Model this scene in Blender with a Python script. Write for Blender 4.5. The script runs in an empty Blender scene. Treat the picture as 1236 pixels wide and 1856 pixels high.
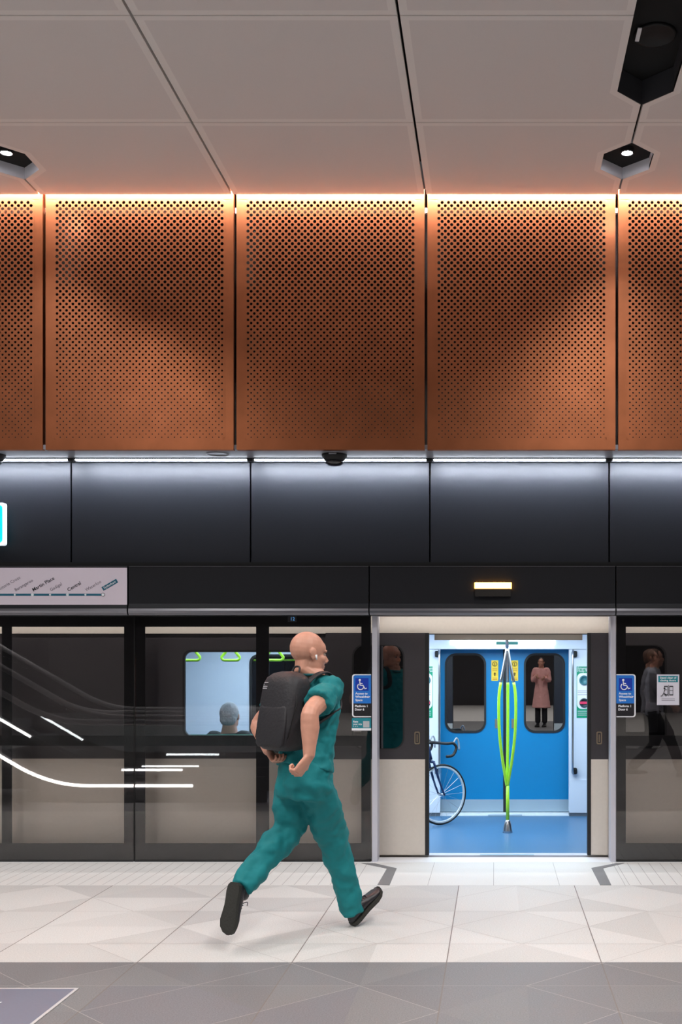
import bpy, bmesh, math, random
from mathutils import Vector, Matrix, Quaternion
random.seed(7)
S = bpy.context.scene
COL = S.collection
R = math.radians
PI = math.pi

# ------------------------------------------------------------------ camera
F = 2050.0; CX = 897.0; CY = 1197.0; H = 1.65
cam_d = bpy.data.cameras.new('camera')
cam = bpy.data.objects.new('camera', cam_d); COL.objects.link(cam)
cam.location = (0, 0, H); cam.rotation_euler = (R(90), 0, 0)
cam_d.sensor_fit = 'VERTICAL'; cam_d.sensor_height = 36; cam_d.sensor_width = 24
cam_d.lens = F/1856*36
cam_d.shift_x = (618-CX)/1856; cam_d.shift_y = (CY-928)/1856
cam_d.clip_start = 0.05; cam_d.clip_end = 200
S.camera = cam

# ------------------------------------------------------------------ world / view
S.view_settings.view_transform = 'Standard'
S.view_settings.look = 'None'
S.view_settings.gamma = 1.0
S.view_settings.use_curve_mapping = False
S.view_settings.exposure = 0.07
w = bpy.data.worlds.new('world'); S.world = w; w.use_nodes = True
w.node_tree.nodes['Background'].inputs[0].default_value = (0.75, 0.78, 0.85, 1)
w.node_tree.nodes['Background'].inputs[1].default_value = 0.10

# key distances (metres from the camera)
YG = H*F/(1562-CY)          # platform screen glass 9.267
YC = YG/1.066               # copper front 8.693
YH = YG/1.015               # header front
ZC = H + 845*8.60/F         # ceiling height 5.195
YE = 8.60                   # ceiling edge before the light slot
YT = 9.55                   # train side
YF = 12.25                  # far doors of the train
XJ = [(p-CX)*YC/F for p in (80, 425, 772, 1118)]      # panel joints
MOD = (XJ[3]-XJ[0])/3

def area(name, loc, sx, sy, power, col=(1, 1, 1), rot=(0, 0, 0), spread=180):
    l = bpy.data.lights.new(name, 'AREA'); l.shape = 'RECTANGLE'; l.size = sx; l.size_y = sy
    l.energy = power; l.color = col; l.spread = R(spread)
    o = bpy.data.objects.new(name, l); COL.objects.link(o); o.location = loc; o.rotation_euler = rot
    return o
# added platform fill lights, out of view below the ceiling channels
for i, x in enumerate((XJ[0], XJ[3], XJ[3]+3*MOD, XJ[0]-3*MOD)):
    area('channel_fill', (x, 2.3, ZC-0.004), 0.26, 7.4, (265, 265, 205, 205)[i], (1.0, 0.965, 0.93), spread=(146, 146, 112, 112)[i])
    area('hall_fill', (x, -8.5, ZC-0.004), 0.26, 12, 200, (1.0, 0.965, 0.93), spread=150)  # added fill, brightens the hall floor mirrored in the train windows
LED_UP = (1.0, 0.93, 0.88)
area('cove_lamp_light', (-.6, YC-.065, ZC+.19), 12, .02, 1080, LED_UP, (R(41), 0, 0), 83)
area('gap_fill', (-.6, YG+.13, 2.012), 11, .02, 10, (1, .95, .9), (R(35), 0, 0))  # added fill strip, brightens the train side behind the glass

def P(px, py, Y): return Vector(((px-CX)*Y/F, Y, H-(py-CY)*Y/F))
def X_(px, Y): return (px-CX)*Y/F
def Z_(py, Y): return H-(py-CY)*Y/F

# ------------------------------------------------------------------ materials
MATS = {}
def srgb(r, g, b):
    f = lambda c: (c/255/12.92) if c/255 <= 0.04045 else ((c/255+0.055)/1.055)**2.4
    return (f(r), f(g), f(b), 1)
def mat(name, col, rough=0.5, metal=0.0, noise=0.0, nscale=20, bump=0.0, bscale=200, emit=None, estr=0, spec=0.5, stretch=None, coat=0):
    if name in MATS: return MATS[name]
    m = bpy.data.materials.new(name); m.use_nodes = True; nt = m.node_tree
    b = nt.nodes['Principled BSDF']
    c = col if len(col) == 4 else (*col, 1)
    b.inputs['Base Color'].default_value = c
    b.inputs['Roughness'].default_value = rough; b.inputs['Metallic'].default_value = metal
    b.inputs['Specular IOR Level'].default_value = spec
    if coat: b.inputs['Coat Weight'].default_value = coat
    if emit: b.inputs['Emission Color'].default_value = (*emit[:3], 1); b.inputs['Emission Strength'].default_value = estr
    if noise or bump:
        tc = nt.nodes.new('ShaderNodeTexCoord'); mp = nt.nodes.new('ShaderNodeMapping')
        nt.links.new(tc.outputs['Object'], mp.inputs[0])
        if stretch: mp.inputs['Scale'].default_value = stretch
    if noise:
        n = nt.nodes.new('ShaderNodeTexNoise'); n.inputs['Scale'].default_value = nscale; n.inputs['Detail'].default_value = 4
        nt.links.new(mp.outputs[0], n.inputs[0])
        r = nt.nodes.new('ShaderNodeMapRange'); r.inputs['From Min'].default_value = 0.3; r.inputs['From Max'].default_value = 0.7
        r.inputs['To Min'].default_value = 1-noise; r.inputs['To Max'].default_value = 1+noise
        nt.links.new(n.outputs[0], r.inputs[0])
        mx = nt.nodes.new('ShaderNodeVectorMath'); mx.operation = 'SCALE'; mx.inputs[0].default_value = c[:3]
        nt.links.new(r.outputs[0], mx.inputs['Scale']); nt.links.new(mx.outputs[0], b.inputs['Base Color'])
    if bump:
        n2 = nt.nodes.new('ShaderNodeTexNoise'); n2.inputs['Scale'].default_value = bscale; n2.inputs['Detail'].default_value = 3
        nt.links.new(mp.outputs[0], n2.inputs[0])
        bp = nt.nodes.new('ShaderNodeBump'); bp.inputs['Strength'].default_value = bump; bp.inputs['Distance'].default_value = 0.01
        nt.links.new(n2.outputs[0], bp.inputs['Height']); nt.links.new(bp.outputs[0], b.inputs['Normal'])
    MATS[name] = m
    return m
def glass(name, tint, refl=1.0):
    m = bpy.data.materials.new(name); m.use_nodes = True; nt = m.node_tree; nt.nodes.clear()
    o = nt.nodes.new('ShaderNodeOutputMaterial'); t = nt.nodes.new('ShaderNodeBsdfTransparent'); g = nt.nodes.new('ShaderNodeBsdfGlossy')
    t.inputs[0].default_value = (*tint, 1); g.inputs[0].default_value = (1, 1, 1, 1); g.inputs['Roughness'].default_value = 0.0
    fr = nt.nodes.new('ShaderNodeFresnel'); fr.inputs[0].default_value = 1.5
    mu = nt.nodes.new('ShaderNodeMath'); mu.operation = 'MULTIPLY'; mu.inputs[1].default_value = refl; mu.use_clamp = True
    mx = nt.nodes.new('ShaderNodeMixShader')
    nt.links.new(fr.outputs[0], mu.inputs[0]); nt.links.new(mu.outputs[0], mx.inputs[0])
    nt.links.new(t.outputs[0], mx.inputs[1]); nt.links.new(g.outputs[0], mx.inputs[2]); nt.links.new(mx.outputs[0], o.inputs[0])
    MATS[name] = m
    return m

M_copper = mat('perforated copper', srgb(196, 122, 84), 0.43, 1.0, noise=0.10, nscale=5, bump=0.05, bscale=60)
nt_ = M_copper.node_tree; b_ = nt_.nodes['Principled BSDF']; g_ = nt_.nodes.new('ShaderNodeBsdfAnisotropic'); g_.inputs['Roughness'].default_value = 0.26
mx_ = nt_.nodes.new('ShaderNodeMixShader'); mx_.inputs[0].default_value = 0.55
nt_.links.new(b_.inputs['Base Color'].links[0].from_socket, g_.inputs['Color'])
nt_.links.new(b_.outputs[0], mx_.inputs[1]); nt_.links.new(g_.outputs[0], mx_.inputs[2])
nt_.links.new(mx_.outputs[0], [n for n in nt_.nodes if n.type == 'OUTPUT_MATERIAL'][0].inputs[0])
M_black_panel = mat('black satin panel', srgb(27, 28, 33), 0.42, 0.0, noise=0.12, nscale=250, bump=0.12, bscale=500, spec=0.2)
M_header = mat('header black metal', srgb(20, 21, 27), 0.48, 0.0, bump=0.08, bscale=500, spec=0.25)
M_header_lip = mat('header lip metal', srgb(110, 110, 116), 0.32, 0.8)
M_dark = mat('matt black', srgb(14, 14, 15), 0.7)
M_void = mat('void black', srgb(9, 9, 10), 0.9)
M_frit = mat('black glass frit', srgb(13, 13, 17), 0.02, spec=0.75)
M_ceil = mat('ceiling perforated panel', srgb(206, 199, 196), 0.62, noise=0.02, nscale=300)
M_ceil_b = mat('ceiling panel border', srgb(218, 212, 208), 0.55)
M_white = mat('white paint', srgb(232, 232, 235), 0.4)
M_alu = mat('brushed aluminium', srgb(205, 205, 216), 0.4, 0.35)
M_steel = mat('stainless steel', srgb(190, 190, 195), 0.28, 1.0)
M_beige = mat('train beige paint', srgb(206, 197, 187), 0.4, noise=0.02, nscale=40)
M_train_dark = mat('train charcoal paint', srgb(52, 48, 52), 0.45, noise=0.05, nscale=80)
M_rubber = mat('black rubber', srgb(18, 18, 20), 0.6)
M_blue = mat('train door blue', srgb(0, 126, 184), 0.33)
M_blue2 = mat('train interior pale wall', srgb(214, 224, 240), 0.4)
M_trainfloor = mat('train blue vinyl floor', srgb(70, 112, 150), 0.35, noise=0.10, nscale=120)
M_kick = mat('door kick plate', srgb(165, 185, 200), 0.4, 0.35)
M_lime = mat('lime green coated pole', srgb(170, 232, 60), 0.35, emit=None)
M_tglass = glass('train window glass', (0.82, 0.86, 0.88), 1.6)
M_pglass = glass('platform screen glass', (0.965, 0.955, 0.95), 1.05)
M_yel = mat('yellow label', srgb(250, 210, 60), 0.5)
M_green = mat('green notice', srgb(0, 150, 110), 0.5)
M_txtw = mat('white lettering', srgb(240, 240, 245), 0.5)
M_txtk = mat('dark lettering', srgb(40, 38, 48), 0.5)
M_signblue = mat('sign mid blue', srgb(30, 115, 205), 0.4)
M_signdk = mat('sign dark blue', srgb(15, 55, 170), 0.4)
M_teal = mat('line teal', srgb(15, 95, 120), 0.45)
M_navy = mat('sign black', srgb(26, 24, 30), 0.4)
M_route = mat('route map panel', srgb(196, 186, 198), 0.5, emit=srgb(196, 186, 198), estr=0.12)
M_led = mat('cool white strip lamp', (1, 1, 1), 0.5, emit=(0.80, 0.88, 1.0), estr=16)
M_cove = mat('warm cove lamp', (1, 1, 1), 0.5, emit=LED_UP, estr=25)
M_spot = mat('downlight lamp', (1, 1, 1), 0.5, emit=(0.93, 0.94, 1.0), estr=70)
M_amber = mat('amber lamp', (1, .6, .2), 0.5, emit=(1.0, 0.42, 0.05), estr=14)
M_amberc = mat('amber lamp core', (1, .9, .6), 0.5, emit=(1.0, 0.72, 0.32), estr=6)
M_trlamp = mat('train lamp', (1, 1, 1), 0.5, emit=(0.80, 0.92, 1.0), estr=4)
M_cyan = mat('cyan lit sign face', (0, .6, .7), 0.4, emit=srgb(0, 190, 215), estr=0.9)
M_litwhite = mat('lit sign border', (1, 1, 1), 0.4, emit=srgb(225, 240, 250), estr=0.8)
M_skin = mat('skin', srgb(206, 150, 128), 0.5, noise=0.06, nscale=25)
M_scrub = mat('teal scrubs cloth', srgb(0, 120, 126), 0.8, noise=0.05, nscale=8, bump=0.4, bscale=14, stretch=(1, 1, 1.6))
M_pack = mat('black backpack cloth', srgb(34, 33, 38), 0.62, bump=0.25, bscale=60)
M_shoe = mat('black shoe', srgb(30, 30, 36), 0.4, bump=0.2, bscale=120)
M_sole = mat('dark shoe sole', srgb(40, 40, 36), 0.7, bump=0.3, bscale=90)

# ------------------------------------------------------------------ helpers
def tag(o, label, cat, group=None):
    o['label'] = label; o['category'] = cat
    if group: o['group'] = group
    return o
def thing(name, label, cat, loc=(0, 0, 0), group=None):
    o = bpy.data.objects.new(name, None); COL.objects.link(o); o.location = loc; o.empty_display_size = .1
    return tag(o, label, cat, group)
def link(name, bm, m, parent=None, smooth=False, label=None):
    me = bpy.data.meshes.new(name)
    bmesh.ops.recalc_face_normals(bm, faces=bm.faces[:])
    if parent is not None:
        bm.transform(Matrix.Translation(-parent_loc(parent)))
    bm.to_mesh(me); bm.free()
    for x in (m if isinstance(m, (list, tuple)) else [m]): me.materials.append(x)
    if smooth:
        for p in me.polygons: p.use_smooth = True
    o = bpy.data.objects.new(name, me); COL.objects.link(o)
    if parent is not None: o.parent = parent
    if label: o['label'] = label
    return o
def parent_loc(p):
    v = Vector(p.location)
    while p.parent: p = p.parent; v += Vector(p.location)
    return v
def struct(o): o['kind'] = 'structure'; return o
def NB(): return bmesh.new()
def box(bm, x0, x1, y0, y1, z0, z1, mi=0, bev=0.0):
    vs = [bm.verts.new((x, y, z)) for x in (x0, x1) for y in (y0, y1) for z in (z0, z1)]
    fs = []
    for q in ((0, 1, 3, 2), (4, 6, 7, 5), (0, 4, 5, 1), (2, 3, 7, 6), (0, 2, 6, 4), (1, 5, 7, 3)):
        f = bm.faces.new([vs[i] for i in q]); f.material_index = mi; fs.append(f)
    if bev > 0:
        es = list({e for f in fs for e in f.edges})
        r = bmesh.ops.bevel(bm, geom=es, offset=bev, segments=2, affect='EDGES', profile=0.5)
        for f in r['faces']: f.material_index = mi
    return bm
def B(x0, x1, y0, y1, z0, z1, bev=0.0): return box(NB(), x0, x1, y0, y1, z0, z1, 0, bev)
def prism(bm, pts, y0, y1, mi=0):       # outline in x,z extruded along y
    a = [bm.verts.new((x, y0, z)) for x, z in pts]; b = [bm.verts.new((x, y1, z)) for x, z in pts]
    bm.faces.new(a).material_index = mi; bm.faces.new(b[::-1]).material_index = mi
    n = len(pts)
    for i in range(n): bm.faces.new((a[i], b[i], b[(i+1) % n], a[(i+1) % n])).material_index = mi
    return bm
def rrect(x0, x1, z0, z1, r, n=6, corners=(1, 1, 1, 1)):   # corners: bl br tr tl
    out = []
    for k, (cx, cz, a0) in enumerate(((x0+r, z0+r, 180), (x1-r, z0+r, 270), (x1-r, z1-r, 0), (x0+r, z1-r, 90))):
        if corners[k]:
            for i in range(n+1):
                a = R(a0+90*i/n); out.append((cx+r*math.cos(a), cz+r*math.sin(a)))
        else:
            out.append(((x0, z0), (x1, z0), (x1, z1), (x0, z1))[k])
    return out
def ringprism(bm, outer, inner, y0, y1, mi=0):            # frame between two outlines of equal length
    n = len(outer)
    L = [[bm.verts.new((x, y, z)) for x, z in q] for q in (outer, inner) for y in (y0, y1)]
    o0, o1, i0, i1 = L
    for i in range(n):
        j = (i+1) % n
        for q in ((o0[i], o0[j], i0[j], i0[i]), (o1[i], i1[i], i1[j], o1[j]), (o0[i], o1[i], o1[j], o0[j]), (i0[i], i0[j], i1[j], i1[i])):
            bm.faces.new(q).material_index = mi
    return bm
def holeplate(bm, x0, x1, z0, z1, hole, y, mi=0):          # flat plate with a rounded hole (corner fans)
    n = len(hole); q = n//4
    hv = [bm.verts.new((x, y, z)) for x, z in hole]
    c = [bm.verts.new(v) for v in ((x0, y, z0), (x1, y, z0), (x1, y, z1), (x0, y, z1))]
    for k in range(4):
        seg = [hv[(k*q+i) % n] for i in range(q)]
        for i in range(q-1): bm.faces.new((c[k], seg[i+1], seg[i])).material_index = mi
        nx = hv[((k+1)*q) % n]
        bm.faces.new((c[k], c[(k+1) % 4], nx, seg[-1])).material_index = mi
    return bm
def frame_of(t):
    t = t.normalized(); u = t.cross(Vector((0, 0, 1)))
    if u.length < 1e-3: u = Vector((1, 0, 0))
    u.normalize(); return u, t.cross(u).normalized()
def tube(bm, pts, r, seg=10, mi=0, closed=False, ref=None, cap=True):
    pts = [Vector(p) for p in pts]; n = len(pts)
    rs = r if isinstance(r, (list, tuple)) else [r]*n
    rings = []; pu = None
    for i, p in enumerate(pts):
        if closed: t = pts[(i+1) % n]-pts[i-1]
        else: t = pts[min(i+1, n-1)]-pts[max(i-1, 0)]
        t.normalize()
        if pu is None:
            u = (ref - t*ref.dot(t)).normalized() if ref is not None else frame_of(t)[0]
        else:
            u = (pu - t*pu.dot(t)).normalized()
        pu = u; v = t.cross(u)
        rr = rs[i]; ra, rb = rr if isinstance(rr, (tuple, list)) else (rr, rr)
        rings.append([bm.verts.new(p+u*ra*math.cos(2*PI*k/seg)+v*rb*math.sin(2*PI*k/seg)) for k in range(seg)])
    m = n if closed else n-1
    for i in range(m):
        a, b = rings[i], rings[(i+1) % n]
        for k in range(seg): bm.faces.new((a[k], a[(k+1) % seg], b[(k+1) % seg], b[k])).material_index = mi
    if not closed and cap:
        bm.faces.new(rings[0][::-1]).material_index = mi; bm.faces.new(rings[-1]).material_index = mi
    return bm
def rs(vals, n):
    out = []
    for a, b in zip(vals, vals[1:]): out += [a+(b-a)*k/n for k in range(n)]
    return out+[vals[-1]]
def spline(pts, n=6):
    pts = [Vector(p) for p in pts]; out = []
    for i in range(len(pts)-1):
        p0 = pts[max(i-1, 0)]; p1 = pts[i]; p2 = pts[i+1]; p3 = pts[min(i+2, len(pts)-1)]
        for k in range(n):
            t = k/n
            out.append(0.5*((2*p1)+(p2-p0)*t+(2*p0-5*p1+4*p2-p3)*t*t+(3*p1-p0-3*p2+p3)*t**3))
    out.append(pts[-1]); return out
def lathe(bm, prof, c, seg=20, axis='z', mi=0):
    c = Vector(c); rings = []
    for r, h in prof:
        ring = []
        for k in range(seg):
            a = 2*PI*k/seg
            d = {'z': Vector((r*math.cos(a), r*math.sin(a), h)), 'y': Vector((r*math.cos(a), h, r*math.sin(a))), 'x': Vector((h, r*math.cos(a), r*math.sin(a)))}[axis]
            ring.append(bm.verts.new(c+d))
        rings.append(ring)
    for a, b in zip(rings, rings[1:]):
        for k in range(seg): bm.faces.new((a[k], a[(k+1) % seg], b[(k+1) % seg], b[k])).material_index = mi
    bm.faces.new(rings[0]).material_index = mi; bm.faces.new(rings[-1][::-1]).material_index = mi
    return bm
def ellipsoid(bm, c, rad, M=None, seg=16, rings=10):
    mtx = Matrix.Translation(Vector(c)) @ (M.to_4x4() if M else Matrix()) @ Matrix.Diagonal((*rad, 1))
    bmesh.ops.create_uvsphere(bm, u_segments=seg, v_segments=rings, radius=1, matrix=mtx)
TEXTS = []
def text(name, s, size, loc, m, parent, rot=0, align='LEFT', bold=0.0):
    cu = bpy.data.curves.new(name, 'FONT'); cu.body = s; cu.size = size; cu.align_x = align; cu.align_y = 'CENTER'; cu.extrude = 0.0006
    cu.offset = bold; cu.materials.append(m); cu.resolution_u = 2; cu.space_line = 0.95
    o = bpy.data.objects.new(name, cu); COL.objects.link(o)
    o.parent = parent; o.location = Vector(loc)-parent_loc(parent)
    o.rotation_euler = Matrix.Rotation(R(90), 3, 'X').to_euler()
    if rot: o.rotation_euler = (Matrix.Rotation(-R(rot), 3, 'Y') @ Matrix.Rotation(R(90), 3, 'X')).to_euler()
    TEXTS.append(o); return o
def bake_texts():
    bpy.context.view_layer.update(); dg = bpy.context.evaluated_depsgraph_get()
    for o in TEXTS:
        me = bpy.data.meshes.new_from_object(o.evaluated_get(dg)); nm = o.name
        n = bpy.data.objects.new('tmp', me); COL.objects.link(n)
        n.parent = o.parent; n.location = o.location.copy(); n.rotation_euler = o.rotation_euler.copy()
        for k in o.keys(): n[k] = o[k]
        bpy.data.objects.remove(o); n.name = nm.split('.')[0]

# ================================================================== SETTING
# ---- floor : terrazzo tiles, each a diamond and four corner triangles
TX = 0.845; ROW = 0.852
tone = [(197, 194, 191), (191, 188, 185), (202, 199, 196), (187, 184, 182)]
M_fl = [mat('pale terrazzo %d' % i, srgb(*c), 0.58, noise=0.13, nscale=130, bump=0.05, spec=.3) for i, c in enumerate(tone)]
toneg = [(121, 119, 124), (118, 116, 121), (124, 122, 126), (119, 117, 124)]
M_fg = [mat('grey terrazzo %d' % i, srgb(*c), 0.55, noise=0.20, nscale=140, bump=0.05, spec=.3) for i, c in enumerate([(a-5, b-4, c_-7) for a, b, c_ in toneg])]
M_joint = mat('floor joint', srgb(120, 112, 108), 0.8)
bm = NB()
YB = 6.184
def tri(pts, mi):
    f = bm.faces.new([bm.verts.new((x, y, 0)) for x, y in pts]); f.material_index = mi
def clip(pts, y, keep_above):
    out = []
    for i in range(len(pts)):
        a, b = pts[i], pts[(i+1) % len(pts)]
        ia = (a[1] >= y) == keep_above or abs(a[1]-y) < 1e-6; ib = (b[1] >= y) == keep_above or abs(b[1]-y) < 1e-6
        if ia: out.append(a)
        if ia != ib:
            t = (y-a[1])/(b[1]-a[1]); out.append((a[0]+t*(b[0]-a[0]), y))
    return out
YR0 = 8.29
for r in range(17):
    y1 = YR0-r*ROW; y0 = y1-ROW; ym = (y0+y1)/2
    for c in range(-17, 18):
        x0 = -0.264+c*TX; x1 = x0+TX; xm = (x0+x1)/2
        polys = [[(x0, y0), (xm, y0), (x0, ym)], [(x1, y0), (x1, ym), (xm, y0)], [(x1, y1), (xm, y1), (x1, ym)], [(x0, y1), (x0, ym), (xm, y1)]]
        if random.random() < .5: polys += [[(xm, y0), (x1, ym), (xm, y1)], [(xm, y0), (xm, y1), (x0, ym)]]
        else: polys += [[(xm, y0), (x1, ym), (x0, ym)], [(x1, ym), (xm, y1), (x0, ym)]]
        for p in polys:
            k = random.choice((0, 0, 1, 2, 2, 3))
            if y1 > YB:
                q = clip(p, YB, True)
                if len(q) > 2: tri(q, k)
            if y0 < YB:
                q = clip(p, YB, False)
                if len(q) > 2: tri(q, 4+k)
# apron strip against the screen doors
for c in range(-34, 36):
    x0 = -0.01+c*0.483
    for (a, b) in ((8.29, 8.76), (8.76, YG+0.02)):
        tri([(x0, a), (x0+.483, a), (x0+.483, b), (x0, b)], 10)
bmesh.ops.remove_doubles(bm, verts=bm.verts[:], dist=1e-5)
# joints as thin dark inlays
def inlay(x0, y0, x1, y1, w, mi=8, z=0.0006):
    d = Vector((x1-x0, y1-y0)); n = Vector((-d.y, d.x)).normalized()*w/2
    f = bm.faces.new([bm.verts.new((x, y, z)) for x, y in ((x0+n.x, y0+n.y), (x1+n.x, y1+n.y), (x1-n.x, y1-n.y), (x0-n.x, y0-n.y))]); f.material_index = mi
for c in range(-9, 10):
    x = -0.264+c*TX; inlay(x, -3, x, YR0, 0.006)
for r in range(1, 9): inlay(-9, YR0-r*ROW, 9, YR0-r*ROW, 0.003, 9)
inlay(-9, YR0, 9, YR0, 0.004, 9)
for c in range(-6, 7):
    for r in range(0, 5):
        x0 = -0.264+c*TX; y1 = YR0-r*ROW; xm = x0+TX/2; ym = y1-ROW/2
        for (a, b, c2, d2) in ((x0, ym, xm, y1-ROW), (xm, y1-ROW, x0+TX, ym), (x0+TX, ym, xm, y1), (xm, y1, x0, ym)):
            if random.random() < .6: inlay(a, b, c2, d2, 0.0035, 9)
XD0 = X_(700, 9.0); XD1 = X_(1090, 9.0)
for k in range(-70, 80):
    x = k*0.088+0.02
    if x < XD0-.15 or x > XD1+.1: inlay(x, YR0+.02, x, YG-.05, 0.0045, 9)
for k in range(-1, 3): inlay(-0.01+k*.483, YR0, -0.01+k*.483, YG, .004, 9)
M_joint2 = mat('fine floor joint', srgb(168, 163, 160), 0.8)
struct(link('floor', bm, M_fl+M_fg+[M_joint, M_joint2, mat('apron stone', srgb(214, 211, 208), .55, noise=.06, nscale=120, spec=.3)]))

# raised floor arrows (bent grey guide strips)
def fl(px, py): y = H*F/(py-CY); return ((px-CX)*y/F, y)
M_mark = mat('grey guide strip', srgb(118, 116, 117), 0.5)
for pts, lab in (([(655, 1565), (701, 1574.5), (684, 1604), (706, 1604.5), (719, 1574), (679, 1565)], 'bent grey guide strip on the floor left of the open train door'),
                 ([(1131, 1565), (1093, 1574), (1108, 1604.5), (1087.5, 1604.5), (1071.6, 1573.5), (1116, 1565)], 'bent grey guide strip on the floor right of the open train door')):
    bm = NB(); q = [fl(*p) for p in pts]
    a = [bm.verts.new((x, y, 0.0)) for x, y in q]; b = [bm.verts.new((x, y, 0.002)) for x, y in q]
    bm.faces.new(b); bm.faces.new(a[::-1])
    for i in range(len(q)): bm.faces.new((a[i], a[(i+1) % len(q)], b[(i+1) % len(q)], b[i]))
    tag(link('floor_marking', bm, M_mark), lab, 'floor marking', 'guide strips on the platform floor')

# platform edge sill under the opening, track pit
struct(link('trim_1', B(-9, 9, YG-.03, YG+.21, -.12, 0.001), M_white))
struct(link('wall_back', B(-14, 14, -17.2, -17, -.1, 6), mat('far hall wall', srgb(48, 46, 50), .5)))
struct(link('floor_lower', B(-14, 14, YG+.2, 14, -1.3, -1.2), M_void))
struct(link('wall_tunnel', B(-14, 14, 14, 14.2, -1.3, 6), M_void))
struct(link('floor_hall', B(-14, 14, -17, YR0-17*ROW+.3, -.12, -.001), M_fl[0]))

# ---- ceiling : panels with lighter borders, notched around hexagonal recesses
bm = NB()
rowsY = [YE, H and 3.545*F/975, 3.545*F/1169]
rowsY += [rowsY[-1]-1.237*k for k in range(1, 3)]
hexY = (8.333, 8.165, 7.916, 7.748); hw = 0.175
chY = (7.217, 7.048)
th = 0.03
def panel(pts, mi_in=0):
    f = bm.faces.new([bm.verts.new((x, y, ZC)) for x, y in pts])
    if f.normal.z > 0: f.normal_flip()
    f.normal_update()
    r = bmesh.ops.inset_region(bm, faces=[f], thickness=0.045, depth=0.0, use_even_offset=True, use_boundary=True)
    for g in r['faces']: g.material_index = 1
    f.material_index = 0
    a = [bm.verts.new((x, y, ZC)) for x, y in pts]; b = [bm.verts.new((x, y, ZC+th)) for x, y in pts]
    n = len(pts)
    for i in range(n): bm.faces.new((a[i], a[(i+1) % n], b[(i+1) % n], b[i])).material_index = 1
g = 0.016
for ci in range(-4, 8):
    xa = XJ[0]+ci*MOD; xb = xa+MOD
    L = (ci % 3 == 0); Rr = ((ci+1) % 3 == 0)
    for ri in range(len(rowsY)-1):
        yb_ = rowsY[ri]-(0.0 if ri == 0 else 0.003); ya = rowsY[ri+1]+(0.003)
        dark_void = (rowsY[ri] < 5.2)
        def side(xe, s):     # from front (high y) to back along the edge; s=+1 panel lies to +x of the joint
            e = xe+s*g/2; pts = [(e, yb_)]
            if ri == 0: pts += [(e, hexY[0]), (xe+s*hw, hexY[1]), (xe+s*hw, hexY[2]), (e, hexY[3])]
            if ri == 1: pts += [(e, chY[0]), (xe+s*hw, chY[1]), (xe+s*hw, ya)]
            elif ri > 1: pts = [(xe+s*hw, yb_), (xe+s*hw, ya)]
            else: pts += [(e, ya)]
            return pts
        left = side(xa, 1) if L else [(xa+g/2, yb_), (xa+g/2, ya)]
        right = side(xb, -1) if Rr else [(xb-g/2, yb_), (xb-g/2, ya)]
        panel(left+right[::-1])
# plain ceiling further back; unseen open bay added to darken the copper reflections
yb = rowsY[-1]
for (x0, x1, y0, y1) in ((-14, -3.75, -17, yb), (-3.1, -2.3, 0, yb), (1.25, 14, -17, yb), (-3.1, 1.25, -17, -9), (-14, -8, yb, YE), (8.3, 14, yb, YE)):
    box(bm, x0, x1, y0, y1, ZC, ZC+th, 0)
struct(link('ceiling', bm, [M_ceil, M_ceil_b]))
struct(link('ceiling_void', B(-14, 14, -17, 8.4, ZC+.16, ZC+.2), M_void))
struct(link('wall_left', B(-14.2, -14, -17, 14, -1, 6), mat('side hall wall', srgb(60, 58, 62), .5)))
struct(link('wall_right', B(14, 14.2, -17, 14, -1, 6), MATS['side hall wall']))

# ---- light slot above the copper
bm = NB(); 
struct(link('trim_2', B(-9, 9, YE-.01, YC+.5, ZC+.30, ZC+.33), M_white))
struct(link('trim_3', B(-9, 9, YE-.03, YE-.015, ZC+.03, ZC+.30), M_white))
struct(link('wall_backing', B(-9, 9, YC+.45, YC+.5, 3.3, ZC+.3), M_void))

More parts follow.
